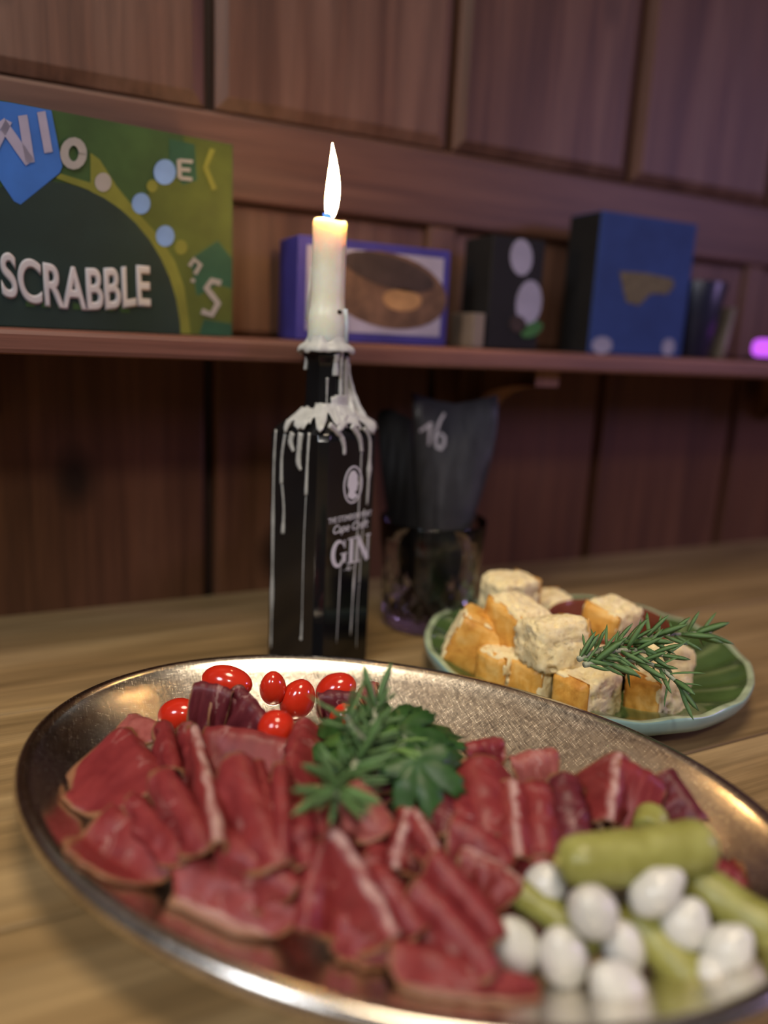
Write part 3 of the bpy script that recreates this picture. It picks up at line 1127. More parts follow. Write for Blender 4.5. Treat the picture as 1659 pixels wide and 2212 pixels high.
def plate_z(x, y):
    r = math.hypot(x - BC.x, y - BC.y) / BK
    pr = [(0, 0.0066), (0.036, 0.0075), (0.050, 0.0102), (0.064, 0.0155), (0.078, 0.0230), (0.088, 0.0290), (0.097, 0.0335)]
    for (a, za), (b, zb) in zip(pr, pr[1:]):
        if r <= b:
            return plate_h(za + (zb - za) * (r - a) / (b - a))
    return 0.0


# terracotta bowl
M['terracotta'] = flat_mat('terracotta_glaze', (0.20, 0.055, 0.028), 0.2, 0.2, 40)
bp = at(1316, 1336, 0.043)
bz = max(plate_z(bp.x + 0.021 * math.cos(a), bp.y + 0.021 * math.sin(a)) for a in [k * 0.3 for k in range(21)]) + 0.0012
prof = [(0.001, 0.0045), (0.018, 0.005), (0.026, 0.009), (0.031, 0.018), (0.0335, 0.030), (0.0345, 0.0385), (0.0352, 0.0400), (0.0362, 0.0402), (0.0370, 0.0392),
        (0.0366, 0.030), (0.0345, 0.018), (0.029, 0.008), (0.022, 0.003), (0.020, 0.0), (0.001, 0.0)]
hh = 0.043 - bz
prof = [(r * 1.04, z * hh / 0.0402) for r, z in prof]
v, f = lathe(prof, 64, (bp.x, bp.y, bz))
bowl = mesh('dip_bowl', v, f, M['terracotta'], origin=(bp.x, bp.y, bz))
tag(bowl, 'small reddish-brown glazed bowl behind the bread', 'bowl')

# ------------------------------------------------------------------ bread cubes
t = NT('bread_crumb')
v = t.coords('Object', rnd=2.0)
f1 = t.noise(v, 140, 5, 0.7)
vo = t.n('ShaderNodeTexVoronoi')
vo.inputs['Scale'].default_value = 320.0
t.l(v, vo.inputs['Vector'])
hol = t.ramp(vo.outputs['Distance'], [(0.12, 0.0), (0.42, 1.0)])
vo2 = t.n('ShaderNodeTexVoronoi')
vo2.inputs['Scale'].default_value = 170.0
t.l(v, vo2.inputs['Vector'])
pit = t.ramp(vo2.outputs['Distance'], [(0.10, 1.0), (0.26, 0.0)])
t.set(Base_Color=t.mix(t.mix(1.0, pit, (0.4, 0.4, 0.4), 'MULTIPLY'), t.ramp(f1, [(0.25, (0.66, 0.47, 0.20)), (0.45, (0.84, 0.68, 0.36)), (0.75, (0.90, 0.78, 0.50))]), (0.46, 0.31, 0.14)), Roughness=0.85)
t.b.inputs['Subsurface Weight'].default_value = 0.15
t.b.inputs['Subsurface Radius'].default_value = (0.004, 0.003, 0.0015)
t.b.inputs['Subsurface Scale'].default_value = 0.5
hmix = t.mix(0.4, t.mix(0.5, f1, hol), t.ramp(vo2.outputs['Distance'], [(0.08, 0.0), (0.30, 1.0)]))
t.bump(hmix, 0.45, 0.0012)
M['crumb'] = t.m
t = NT('bread_crust')
v = t.coords('Object', rnd=2.0)
f1 = t.noise(v, 75, 4, 0.65, 0.3)
f2 = t.noise(v, 500, 3)
t.set(Base_Color=t.ramp(f1, [(0.28, (0.52, 0.20, 0.025)), (0.5, (0.74, 0.37, 0.065)), (0.75, (0.88, 0.57, 0.19))]), Roughness=0.5)
t.bump(f2, 0.3, 0.0006)
M['crust'] = t.m


def bread(px, py, z, sx, sy, sz, yaw, tiltx, tilty, crusts, label, seed):
    """px,py,z: centre; sizes in mm; crusts: faces out of L R F B T D carrying crust"""
    z -= 0.0055
    sx, sy, sz = sx * 1.07, sy * 1.07, sz * 1.07
    c = at(px, py, z)
    root = empty('bread_cube', (c.x, c.y, c.z - sz / 2000), label, 'bread', 'bread cubes on the green plate')
    yaw0 = math.atan2(CF.y, CF.x) - PI / 2
    R = Matrix.Rotation(yaw0 + math.radians(yaw), 3, 'Z') @ Matrix.Rotation(math.radians(tiltx), 3, 'X') @ Matrix.Rotation(math.radians(tilty), 3, 'Y')
    hx, hy, hz = sx / 2000, sy / 2000, sz / 2000
    bm = bmesh.new()
    bmesh.ops.create_cube(bm, size=2.0)
    bmesh.ops.subdivide_edges(bm, edges=bm.edges[:], cuts=15, use_grid_fill=True)
    for vv in bm.verts:
        p = vv.co.copy()
        # round the corners a little
        q = Vector([math.copysign(abs(k) ** 1.0, k) for k in p])
        ln6 = (abs(q.x) ** 7 + abs(q.y) ** 7 + abs(q.z) ** 7) ** (1 / 7)
        q = q / max(ln6, 1e-6) * max(abs(p.x), abs(p.y), abs(p.z))
        w = Vector((q.x * hx, q.y * hy, q.z * hz))
        w += w.normalized() * (0.0010 * mnoise.noise(w * 170 + Vector((seed * 3.1, 0, 0))))
        hole = mnoise.noise(w * 330 + Vector((seed * 5.3, 1, 0)))
        if hole > 0.22:
            w -= w.normalized() * 0.0030 * min(1.0, (hole - 0.22) / 0.18)
        w += w.normalized() * 0.0006 * mnoise.noise(w * 700 + Vector((seed, 7, 0)))
        w.x += 0.0016 * mnoise.noise(Vector((w.y * 60, w.z * 60, seed)))
        w.z += 0.0016 * mnoise.noise(Vector((w.y * 60, w.x * 60, seed + 3)))
        vv.co = R @ w
    o = bm_obj('crumb', bm, M['crumb'], None, c, smooth=True)
    parent_to(o, root)
    ax = {'L': (Vector((-1, 0, 0)), hx, Vector((0, 1, 0)), hy, Vector((0, 0, 1)), hz),
          'R': (Vector((1, 0, 0)), hx, Vector((0, 1, 0)), hy, Vector((0, 0, 1)), hz),
          'F': (Vector((0, -1, 0)), hy, Vector((1, 0, 0)), hx, Vector((0, 0, 1)), hz),
          'B': (Vector((0, 1, 0)), hy, Vector((1, 0, 0)), hx, Vector((0, 0, 1)), hz),
          'T': (Vector((0, 0, 1)), hz, Vector((1, 0, 0)), hx, Vector((0, 1, 0)), hy),
          'D': (Vector((0, 0, -1)), hz, Vector((1, 0, 0)), hx, Vector((0, 1, 0)), hy)}
    for fc in crusts:
        n_, hn, a_, ha, b_, hb = ax[fc]
        N = 13
        verts = []
        for layer in (0, 1):
            for i in range(N):
                for j in range(N):
                    u, w = -1 + 2 * i / (N - 1), -1 + 2 * j / (N - 1)
                    bulge = 0.0016 * (1 - u * u) * (1 - w * w)
                    off = hn - 0.0022 + (0.0028 + bulge if layer else 0.0)
                    edge = max(abs(u), abs(w))
                    if layer and edge > 0.9:
                        off -= 0.0034
                    p = n_ * off + a_ * (u * ha * 0.95) + b_ * (w * hb * 0.95)
                    if layer:
                        p += n_ * 0.0007 * mnoise.noise(p * 190 + Vector((seed, 2, 0)))
                    verts.append(c + R @ p)
        flip = a_.cross(b_).dot(n_) > 0
        f = grid_faces(N, N, flip=not flip) + [tuple(k + N * N for k in q) for q in grid_faces(N, N, flip=flip)]
        ring = [i * N for i in range(N)] + [(N - 1) * N + j for j in range(1, N)] + [i * N + N - 1 for i in range(N - 2, -1, -1)] + [j for j in range(N - 2, 0, -1)]
        for k in range(len(ring)):
            a1, b1 = ring[k], ring[(k + 1) % len(ring)]
            q = (a1, b1, b1 + N * N, a1 + N * N)
            f.append(q[::-1] if flip else q)
        mesh('crust', verts, f, M['crust'], root)
    return root


BRD = [
    # px, py, z,  size mm, yaw, tiltx, tilty, crust faces, label
    (1026, 1388, 0.036, 30, 21, 34, -8, 0, 22, 'FT', 'bread cube at the left end of the plate, brown crust facing out', 1),
    (1100, 1288, 0.052, 31, 26, 28, 30, 0, 0, 'R', 'bread cube highest at the back, by the glass', 2),
    (1112, 1348, 0.050, 27, 31, 29, 38, 12, 0, 'L', 'golden bread cube in the second row below the highest one', 3),
    (1192, 1388, 0.052, 33, 28, 28, 22, -14, 0, 'R', 'large pale bread cube in the centre, on top of the others', 4),
    (1318, 1346, 0.050, 30, 25, 26, 42, 10, 0, 'L', 'bread cube in front of the reddish-brown bowl', 5),
    (1090, 1446, 0.028, 26, 22, 27, 38, 0, 0, 'L', 'bread cube in the front row, furthest left', 6),
    (1162, 1470, 0.028, 24, 24, 26, 36, 0, 4, 'L', 'bread cube in the front row, second from the left', 7),
    (1268, 1498, 0.029, 32, 23, 27, 38, 0, 0, 'L', 'bread cube in the front row with orange crust and white crumb', 8),
    (1418, 1500, 0.028, 26, 23, 27, 30, 0, 0, 'L', 'bread cube in the front row, furthest right', 9),
    (1428, 1436, 0.034, 28, 24, 26, 16, -10, 8, 'B', 'pinkish-white bread cube behind the furthest right one', 10),
    (1270, 1436, 0.032, 28, 26, 24, 10, 0, 0, 'B', 'bread cube mostly hidden under the rosemary', 11),
    (1180, 1320, 0.036, 28, 26, 26, 14, 0, 0, 'B', 'shaded bread cube under the highest ones at the back', 12),
]
for a in BRD:
    bread(*a)

rosemary([[at(1250, 1424, 0.060), at(1330, 1392, 0.063), at(1420, 1374, 0.064), at(1535, 1366, 0.062)],
          [at(1262, 1436, 0.058), at(1340, 1424, 0.058), at(1420, 1440, 0.054), at(1470, 1482, 0.047)],
          [at(1300, 1410, 0.062), at(1370, 1404, 0.062), at(1440, 1418, 0.057)]],
         'rosemary sprig resting on the bread cubes', 8, dens=560, ln=(0.011, 0.019), spread=54)

# ------------------------------------------------------------------ bottle
BO = Vector((0.174, 0.443, 0))
VB = Vector((BO.x, BO.y, 0)).normalized()          # from camera to bottle
VR = Vector((VB.y, -VB.x, 0))                      # to the right as seen from the camera
FLt = (-VB - VR).normalized()                      # outward normal of the left visible face
FRt = (-VB + VR).normalized()                      # outward normal of the right visible face


def glass_black():
    t = NT('black_bottle_glass')
    v = t.coords('Object')
    f1 = t.noise(v, 20, 2)
    t.set(Base_Color=t.ramp(f1, [(0.3, (0.006, 0.006, 0.006)), (0.7, (0.010, 0.010, 0.011))]), Roughness=0.12)
    t.b.inputs['Specular IOR Level'].default_value = 0.5
    return t.m


M['bottle'] = glass_black()
M['wax'] = NT('candle_wax').m
nt = M['wax'].node_tree
t = NT('candle_wax')
v = t.coords('Object')
f1 = t.noise(v, 80, 3)
t.set(Base_Color=t.ramp(f1, [(0.3, (0.74, 0.68, 0.52)), (0.7, (0.82, 0.78, 0.66))]), Roughness=0.38)
t.b.inputs['Subsurface Weight'].default_value = 0.85
t.b.inputs['Subsurface Radius'].default_value = (0.034, 0.016, 0.007)
t.b.inputs['Subsurface Scale'].default_value = 1.0
M['wax'] = t.m
t = NT('dripped_wax')
v = t.coords('Object')
f1 = t.noise(v, 120, 3)
t.set(Base_Color=t.ramp(f1, [(0.3, (0.40, 0.40, 0.375)), (0.7, (0.53, 0.53, 0.50))]), Roughness=0.4)
t.b.inputs['Subsurface Weight'].default_value = 0.2
t.b.inputs['Subsurface Radius'].default_value = (0.003, 0.003, 0.002)
t.b.inputs['Subsurface Scale'].default_value = 0.6
M['drip'] = t.m


def oct_ring(a, c, z):
    """square of side a with corner chamfer c, faces turned to FLt / FRt"""
    h = a / 2
    pts = [(h, -h + c), (h, h - c), (h - c, h), (-h + c, h), (-h, h - c), (-h, -h + c), (-h + c, -h), (h - c, -h)]
    return [BO + FLt * p + FRt * q + UP * z for p, q in pts]


def loft_rings(rings, capends=True):
    m = len(rings[0])
    v = [p for r in rings for p in r]
    f = grid_faces(len(rings), m, wrap=True)
    if capends:
        cap(f, 0, m, True)
        cap(f, (len(rings) - 1) * m, m)
    return v, f


SIDE, CH = 0.0500, 0.0046
rings = [oct_ring(SIDE - 0.003, CH, 0.0), oct_ring(SIDE, CH, 0.002), oct_ring(SIDE, CH, 0.150), oct_ring(SIDE - 0.002, CH + 0.0006, 0.1540),
         oct_ring(SIDE - 0.008, CH + 0.001, 0.1580), oct_ring(0.0300, 0.0055, 0.1645), oct_ring(0.0235, 0.0052, 0.1675), oct_ring(0.0222, 0.0052, 0.1710),
         oct_ring(0.0215, 0.0050, 0.1900), oct_ring(0.0225, 0.0052, 0.1950), oct_ring(0.0258, 0.0060, 0.1985), oct_ring(0.0258, 0.0060, 0.2025), oct_ring(0.0240, 0.0060, 0.2040)]
v, f = loft_rings(rings)
# give the octagon consistent outward normals through bmesh
bottle = empty('gin_bottle', (BO.x, BO.y, 0), 'tall black square glass bottle with wax drips, used as candle holder', 'bottle')
bo = mesh('glass_body', v, f, M['bottle'], bottle, smooth=False)
bm = bmesh.new()
bm.from_mesh(bo.data)
bmesh.ops.recalc_face_normals(bm, faces=bm.faces[:])
bmesh.ops.bevel(bm, geom=[e for e in bm.edges if e.calc_face_angle(0) > 0.3], offset=0.0007, segments=2, affect='EDGES', profile=0.5)
bm.to_mesh(bo.data)
bm.free()
bo.data.polygons.foreach_set('use_smooth', [True] * len(bo.data.polygons))
wn = bo.modifiers.new('normals', 'WEIGHTED_NORMAL')
wn.keep_sharp = False

# printing on the right face: coordinates u (to the right, -1..1 over the face), z
M['print'] = flat_mat('bottle_print', (0.70, 0.70, 0.72), 0.5, 0.05)
FRU = (VB + VR).normalized()       # along the right face, away to the right
FRP = BO + FRt * (SIDE / 2)


def face_pt(u, z, off=0.0):
    return FRP + FRU * u + UP * z + FRt * off


def right_face(px, py):
    p = on_plane(px, py, FRP, FRt)
    return (p - FRP).dot(FRU), p.z


def stroke(pts, w, name, parent, mat, off=0.0, thick=0.00025, pt=None):
    """flat ribbon along 2D points with width w (number or list)"""
    pt = pt or face_pt
    L, Rr = [], []
    for i, p in enumerate(pts):
        a, b = pts[max(i - 1, 0)], pts[min(i + 1, len(pts) - 1)]
        dx, dy = b[0] - a[0], b[1] - a[1]
        ln = math.hypot(dx, dy) or 1
        nx, ny = -dy / ln, dx / ln
        ww = (w[i] if hasattr(w, '__len__') else w) / 2
        L.append(pt(p[0] + nx * ww, p[1] + ny * ww, off + thick))
        Rr.append(pt(p[0] - nx * ww, p[1] - ny * ww, off + thick))
    n = len(pts)
    f = [(i, i + 1, n + i + 1, n + i) for i in range(n - 1)]
    return L + Rr, f


def strokes_obj(name, items, mat, parent, pt=None, thick=0.00025):
    V, Fs = [], []
    for pts, w in items:
        v, f = stroke(pts, w, '', None, None, pt=pt, thick=thick)
        k = len(V)
        V += v
        Fs += [tuple(i + k for i in q) for q in f]
    o = mesh(name, V, Fs, mat, parent, smooth=False)
    md = o.modifiers.new('thickness', 'SOLIDIFY')
    md.thickness = 0.0002
    md.offset = 0
    return o


def arc(cx, cy, rx, ry, a0, a1, n=16):
    return [(cx + rx * math.cos(math.radians(a0 + (a1 - a0) * i / (n - 1))), cy + ry * math.sin(math.radians(a0 + (a1 - a0) * i / (n - 1)))) for i in range(n)]


u0, zb = right_face(713, 1228)
u1, _ = right_face(797, 1195)
zt = right_face(716, 1168)[1]
H = 0.0165
W_ = u1 - u0
gz = zb - 0.0002
G = (u0 + W_ * 0.0, W_ * 0.40)
gcx, gr = u0 + W_ * 0.20, W_ * 0.19
sw = W_ * 0.085
it = []
n_ = 22
ap = arc(gcx, gz + H / 2, gr - sw / 2, H / 2 - 0.0005, 38, 322, n_)
it.append((ap, [0.0007 + (sw - 0.0004) * max(0.0, math.sin(PI * i / (n_ - 1))) ** 1.2 for i in range(n_)]))
it.append(([(gcx + gr * 0.70, gz + 0.0020), (gcx + gr * 0.70, gz + H * 0.46)], sw))
it.append(([(gcx + gr * 0.25, gz + H * 0.46), (gcx + gr * 1.1, gz + H * 0.46)], 0.0008))
it.append(([(gcx + gr * 0.72, gz + H * 0.98), (gcx + gr * 0.72, gz + H * 0.68)], 0.0009))
ix = u0 + W_ * 0.515
it.append(([(ix, gz), (ix, gz + H)], sw * 1.05))
for zz in (gz + 0.0003, gz + H - 0.0003):
    it.append(([(ix - sw * 1.1, zz), (ix + sw * 1.1, zz)], 0.0008))
nx0, nx1 = u0 + W_ * 0.68, u0 + W_ * 0.95
it.append(([(nx0, gz), (nx0, gz + H)], 0.0010))
it.append(([(nx1, gz), (nx1, gz + H)], 0.0010))
it.append(([(nx0 - sw * 0.2, gz + H), (nx1, gz)], sw * 1.1))
it.append(([(nx0 - sw * 0.7, gz + 0.0003), (nx0 + sw * 0.7, gz + 0.0003)], 0.0008))
it.append(([(nx0 - sw * 0.9, gz + H - 0.0003), (nx0 + sw * 0.3, gz + H - 0.0003)], 0.0008))
it.append(([(nx1 - sw * 0.7, gz + H - 0.0003), (nx1 + sw * 0.7, gz + H - 0.0003)], 0.0008))
strokes_obj('lettering', it, M['print'], bottle)['label'] = 'white word GIN in serif capitals'


def text_obj(txt, size, origin, xdir, ydir, mat, parent, name='lettering', shear=0.0, xscale=1.0, bold=0.0, thick=0.0002):
    cu = bpy.data.curves.new(name, 'FONT')
    cu.body = txt
    cu.size = size
    cu.align_x = 'CENTER'
    cu.shear = shear
    cu.bevel_depth = bold
    cu.bevel_resolution = 0
    cu.extrude = thick / 2
    tmp = bpy.data.objects.new('tmp', cu)
    COL.objects.link(tmp)
    bpy.context.view_layer.update()
    me = bpy.data.meshes.new_from_object(tmp)
    bpy.data.objects.remove(tmp)
    bpy.data.curves.remove(cu)
    me.name = name
    me.materials.clear()
    me.materials.append(mat)
    n = xdir.cross(ydir)
    for vv in me.vertices:
        c = vv.co
        vv.co = xdir * (c.x * xscale) + ydir * c.y + n * (c.z + thick / 2)
    o = bpy.data.objects.new(name, me)
    COL.objects.link(o)
    o.location = origin
    if parent is not None:
        parent_to(o, parent)
    return o


ua, za = right_face(757, 1119)
text_obj('THE STONDON PORT', 0.0050, face_pt(0.0, za - 0.001, 0.0002), FRU, UP, M['print'], bottle, xscale=0.78)
ua, za = right_face(757, 1142)
text_obj('Cape Craft', 0.0074, face_pt(0.0, za - 0.001, 0.0002), FRU, UP, M['print'], bottle, shear=0.3, xscale=0.95)
ua, za = right_face(752, 1232)
text_obj('- 43 -', 0.004, face_pt(ua, za, 0.0002), FRU, UP, M['print'], bottle)
# oval emblem with a bust
ua, za = right_face(762, 1047)
EW, EH = 0.0078, 0.0112
ring_ = arc(ua, za, EW, EH, 0, 360, 33)
emb = strokes_obj('emblem', [(ring_, 0.0010)], M['print'], bottle)
emb['label'] = 'white oval emblem with a bust in profile'
bust = [(-0.55, -0.62), (-0.40, -0.30), (-0.62, 0.0), (-0.55, 0.45), (-0.25, 0.75), (0.15, 0.78), (0.48, 0.5), (0.50, 0.2), (0.62, 0.02), (0.50, -0.1), (0.48, -0.32), (0.20, -0.42), (0.60, -0.66), (0.0, -0.84)]
poly_plate('bust', [face_pt(ua + EW * x, za + EH * y, 0.0001) for x, y in bust], FRt, 0.0003, M['print'], emb)

# ------------------------------------------------------------------ candle
CZ0, CZ1 = 0.2040, 0.2760
candle = empty('candle', (BO.x, BO.y, CZ0), 'lit cream candle stuck in the black bottle, wax running down', 'candle')
CC = BO - VR * 0.0002


def cw(i, r, z, a):
    return r * (1 + 0.02 * mnoise.noise(Vector((math.cos(a) * 2, math.sin(a) * 2, z * 60)))), (0.0008 * math.sin(2 * a + 1) if z > 0.0705 else 0)


pr = [(0.0116, 0.0001), (0.0116, 0.004), (0.0113, 0.010), (0.0117, 0.016), (0.0112, 0.0205), (0.0105, 0.0225), (0.0102, 0.030), (0.0101, 0.045), (0.0100, 0.060), (0.0101, 0.068),
      (0.0101, 0.0705), (0.0096, 0.0722), (0.0088, 0.0724), (0.0075, 0.0712), (0.0040, 0.0702), (0.0005, 0.0700)]
v, f = lathe(pr, 48, (CC.x, CC.y, CZ0), None, cw)
cap(f, 0, 48, True)
mesh('wax_body', v, f, M['wax'], candle)
# wick
M['wick'] = flat_mat('burnt_wick', (0.02, 0.014, 0.010), 0.9)
wp_ = catmull([Vector((CC.x, CC.y, CZ0 + 0.0695)), Vector((CC.x, CC.y, CZ0 + 0.0735)), CC + VR * 0.0012 + UP * (CZ0 + 0.0770), CC + VR * 0.0032 + UP * (CZ0 + 0.0792)], 9)
v, f = tube(wp_, [0.0008] * 8 + [0.0005], 8)
mesh('wick', v, f, M['wick'], candle)


def emit_mat(name, col, strength):
    t = NT(name)
    v = t.coords('Object')
    f1 = t.noise(v, 30, 1)
    c = t.ramp(f1, [(0.3, tuple(k * 0.97 for k in col)), (0.7, col)])
    e = t.n('ShaderNodeEmission')
    e.inputs['Strength'].default_value = strength
    t.l(c, e.inputs['Color'])
    t.l(e.outputs[0], t.out.inputs[0])
    return t.m


M['flame'] = emit_mat('candle_flame', (1.0, 0.58, 0.23), 150.0)
M['flame_blue'] = emit_mat('flame_blue_zone', (0.12, 0.30, 1.0), 1.6)
FB = CC + UP * (CZ0 + 0.0745)
fp = [(0, .0024), (.05, .0034), (.12, .0041), (.22, .0046), (.32, .0047), (.45, .0043), (.58, .0036), (.70, .0027), (.82, .0017), (.92, .0008), (1, .0001)]
fl = []
for k in range(31):
    s = k / 30
    q = max(i for i in range(len(fp) - 1) if fp[i][0] <= s)
    w = (s - fp[q][0]) / (fp[q + 1][0] - fp[q][0])
    fl.append((0.88 * (fp[q][1] + (fp[q + 1][1] - fp[q][1]) * w), s * 0.0400))
v, f = lathe(fl, 24, FB)
v = [p + VR * (0.0012 * math.sin((p.z - FB.z) / 0.04 * PI) - 0.0) for p in v]
cap(f, 0, 24, True)
flame = mesh('flame', v, f, M['flame'], candle)
v, f = lathe([(0.0016, -0.0032), (0.0026, -0.0014), (0.0031, 0.0008), (0.0030, 0.0016)], 20, FB - VR * 0.0012)
mesh('flame_base', v, f, M['flame_blue'], flame)

# wax collar over the lip with a ragged skirt
rnd = random.Random(5)
seg = 56
hang = [0.0006 + 0.0075 * max(0, mnoise.noise(Vector((math.cos(2 * PI * j / seg) * 3.6, math.sin(2 * PI * j / seg) * 3.6, 4)))) + 0.0010 * rnd.random() for j in range(seg)]


def skirt(i, r, z, a):
    j = int(round(a / (2 * PI) * seg)) % seg
    k = 1 + 0.16 * mnoise.noise(Vector((math.cos(a) * 2.5, math.sin(a) * 2.5, 9)))
    if i >= 5:
        return r * k, -hang[j] * (1 if i in (6, 7) else 0.3)
    return r * k, 0


pr = [(0.0110, 0.0060), (0.0117, 0.0040), (0.0126, 0.0022), (0.0142, 0.0010), (0.0158, 0.0000), (0.0168, -0.0012), (0.0170, -0.0018), (0.0162, -0.0020), (0.0150, -0.0010), (0.0118, 0.0000)]
v, f = lathe(pr, seg, (CC.x, CC.y, CZ0 + 0.0004), None, skirt)
mesh('wax_collar', v, f, M['drip'], candle)


def surf_left(px, py):
    return on_plane(px, py, BO + FLt * (SIDE / 2), FLt)


def surf_right(px, py):
    return on_plane(px, py, FRP, FRt)


def drip(pts, rad, nrm, beads=(), flat=0.55):
    P_ = catmull(pts, max(10, len(pts) * 5))
    n = len(P_)
    rr = []
    for i in range(n):
        u = i / (n - 1) * (len(rad) - 1)
        k = min(int(u), len(rad) - 2)
        rr.append(rad[k] + (rad[k + 1] - rad[k]) * (u - k))
    rr = [r * (1 + 0.25 * mnoise.noise(Vector((i * 0.9, len(pts), rad[0] * 900)))) for i, r in enumerate(rr)]
    for b in beads:
        ib = min(range(n), key=lambda q: abs(P_[q].z - b))
        for q, w in ((-1, 1.35), (0, 1.9), (1, 1.5)):
            if 0 <= ib + q < n:
                rr[ib + q] *= w
    v, f = tube(P_, rr, 8, flat=(nrm, flat))
    return mesh('wax_drip', v, f, M['drip'], candle)


def pix_drip(side, pts, rad, beads=()):
    fn, nr = (surf_left, FLt) if side == 'L' else (surf_right, FRt)
    q = [fn(x, y) for x, y in pts]
    bz_ = [fn(*b).z for b in beads]
    return drip(q, [r / 1000 for r in rad], nr, bz_)


pix_drip('L', [(596, 928), (592, 1000), (590, 1110), (588, 1270), (585, 1400)], [0.7, 0.7, 0.6, 0.6, 0.4], [(590, 1105), (589, 1172), (588, 1265), (587, 1298), (585, 1392)])
pix_drip('L', [(616, 938), (609, 985), (608, 1046)], [1.1, 0.8, 1.3])
pix_drip('L', [(609, 1046), (613, 1100), (611, 1152)], [0.6, 0.7, 1.7])
pix_drip('L', [(632, 935), (628, 955), (634, 975)], [2.0, 2.2, 1.2])
pix_drip('L', [(650, 935), (646, 975), (645, 1000), (650, 1016)], [2.2, 2.0, 2.2, 0.9])
pix_drip('L', [(668, 935), (664, 1000), (661, 1070)], [1.0, 0.9, 1.5])
pix_drip('L', [(661, 1072), (656, 1180), (652, 1345), (650, 1382)], [0.35, 0.35, 0.25, 1.2], [(652, 1346)])
pix_drip('R', [(712, 918), (735, 940), (743, 962), (744, 982)], [1.8, 1.9, 1.6, 1.5])
pix_drip('R', [(760, 920), (776, 945), (781, 975)], [2.0, 1.8, 1.4])
pix_drip('R', [(781, 975), (777, 1060), (770, 1180), (764, 1260), (757, 1372)], [0.6, 0.65, 0.6, 0.6, 0.35], [(770, 1200), (764, 1258), (758, 1355)])
pix_drip('R', [(786, 925), (799, 950), (797, 1020), (793, 1090)], [1.2, 1.1, 1.1, 0.9], [(797, 1010)])
pix_drip('R', [(787, 1100), (780, 1190), (776, 1260)], [0.4, 0.4, 0.7])
pix_drip('R', [(736, 1210), (733, 1275), (727, 1390)], [0.3, 0.5, 0.25])
pix_drip('R', [(776, 1262), (772, 1320), (770, 1400)], [0.3, 0.3, 0.25])

# wax flowing over the shoulder: sheets between neck and shoulder
def shoulder_pt(ang, s):
    """ang around the bottle (0 = towards the camera, + to the right); s 0 at the neck, 1 at the shoulder edge"""
    d = -VB * math.cos(ang) + VR * math.sin(ang)
    prof_ = [(0.0118, 0.1760), (0.0126, 0.1690), (0.0180, 0.1640), (0.0245, 0.1590), (0.0262, 0.1545), (0.0266, 0.1490)]
    u = s * (len(prof_) - 1)
    k = min(int(u), len(prof_) - 2)
    w = u - k
    r = prof_[k][0] + (prof_[k + 1][0] - prof_[k][0]) * w
    z = prof_[k][1] + (prof_[k + 1][1] - prof_[k][1]) * w
    # square section: stretch towards the corners
    sq = 1.0 / max(abs(d.dot(FLt)), abs(d.dot(FRt)))
    sq = min(sq, 1.30)
    kk = 0.25 + 0.75 * min(1.0, s * 1.4)
    return BO + d * (r * (1 + (sq - 1) * kk)) + UP * (z + 0.0005), d


def wax_sheet(a0, a1, s0, s1, seed, th=0.0011):
    n, m = 12, 18
    V = []
    for i in range(n):
        for j in range(m):
            u = i / (n - 1)
            w = j / (m - 1)
            ang = a0 + (a1 - a0) * w
            send = s1 * (0.70 + 0.45 * mnoise.noise(Vector((w * 4.5, seed, 0))) + 0.1 * math.cos(w * 17))
            s = s0 + (max(send, s0 + 0.05) - s0) * u
            p, d = shoulder_pt(ang, min(s, 1.0))
            V.append(p + d * 0.0006 * (1 - u) + UP * 0.0006 * mnoise.noise(Vector((u * 5, w * 6, seed))))
    o = mesh('wax_sheet', V, grid_faces(n, m), M['drip'], candle)
    md = o.modifiers.new('thickness', 'SOLIDIFY')
    md.thickness = th
    md.offset = 0


wax_sheet(math.radians(-62), math.radians(-18), 0.28, 0.98, 1)
wax_sheet(math.radians(-24), math.radians(32), 0.16, 0.80, 2)
wax_sheet(math.radians(16), math.radians(96), 0.05, 0.95, 3)
wax_sheet(math.radians(28), math.radians(110), 0.02, 0.70, 4, 0.0016)
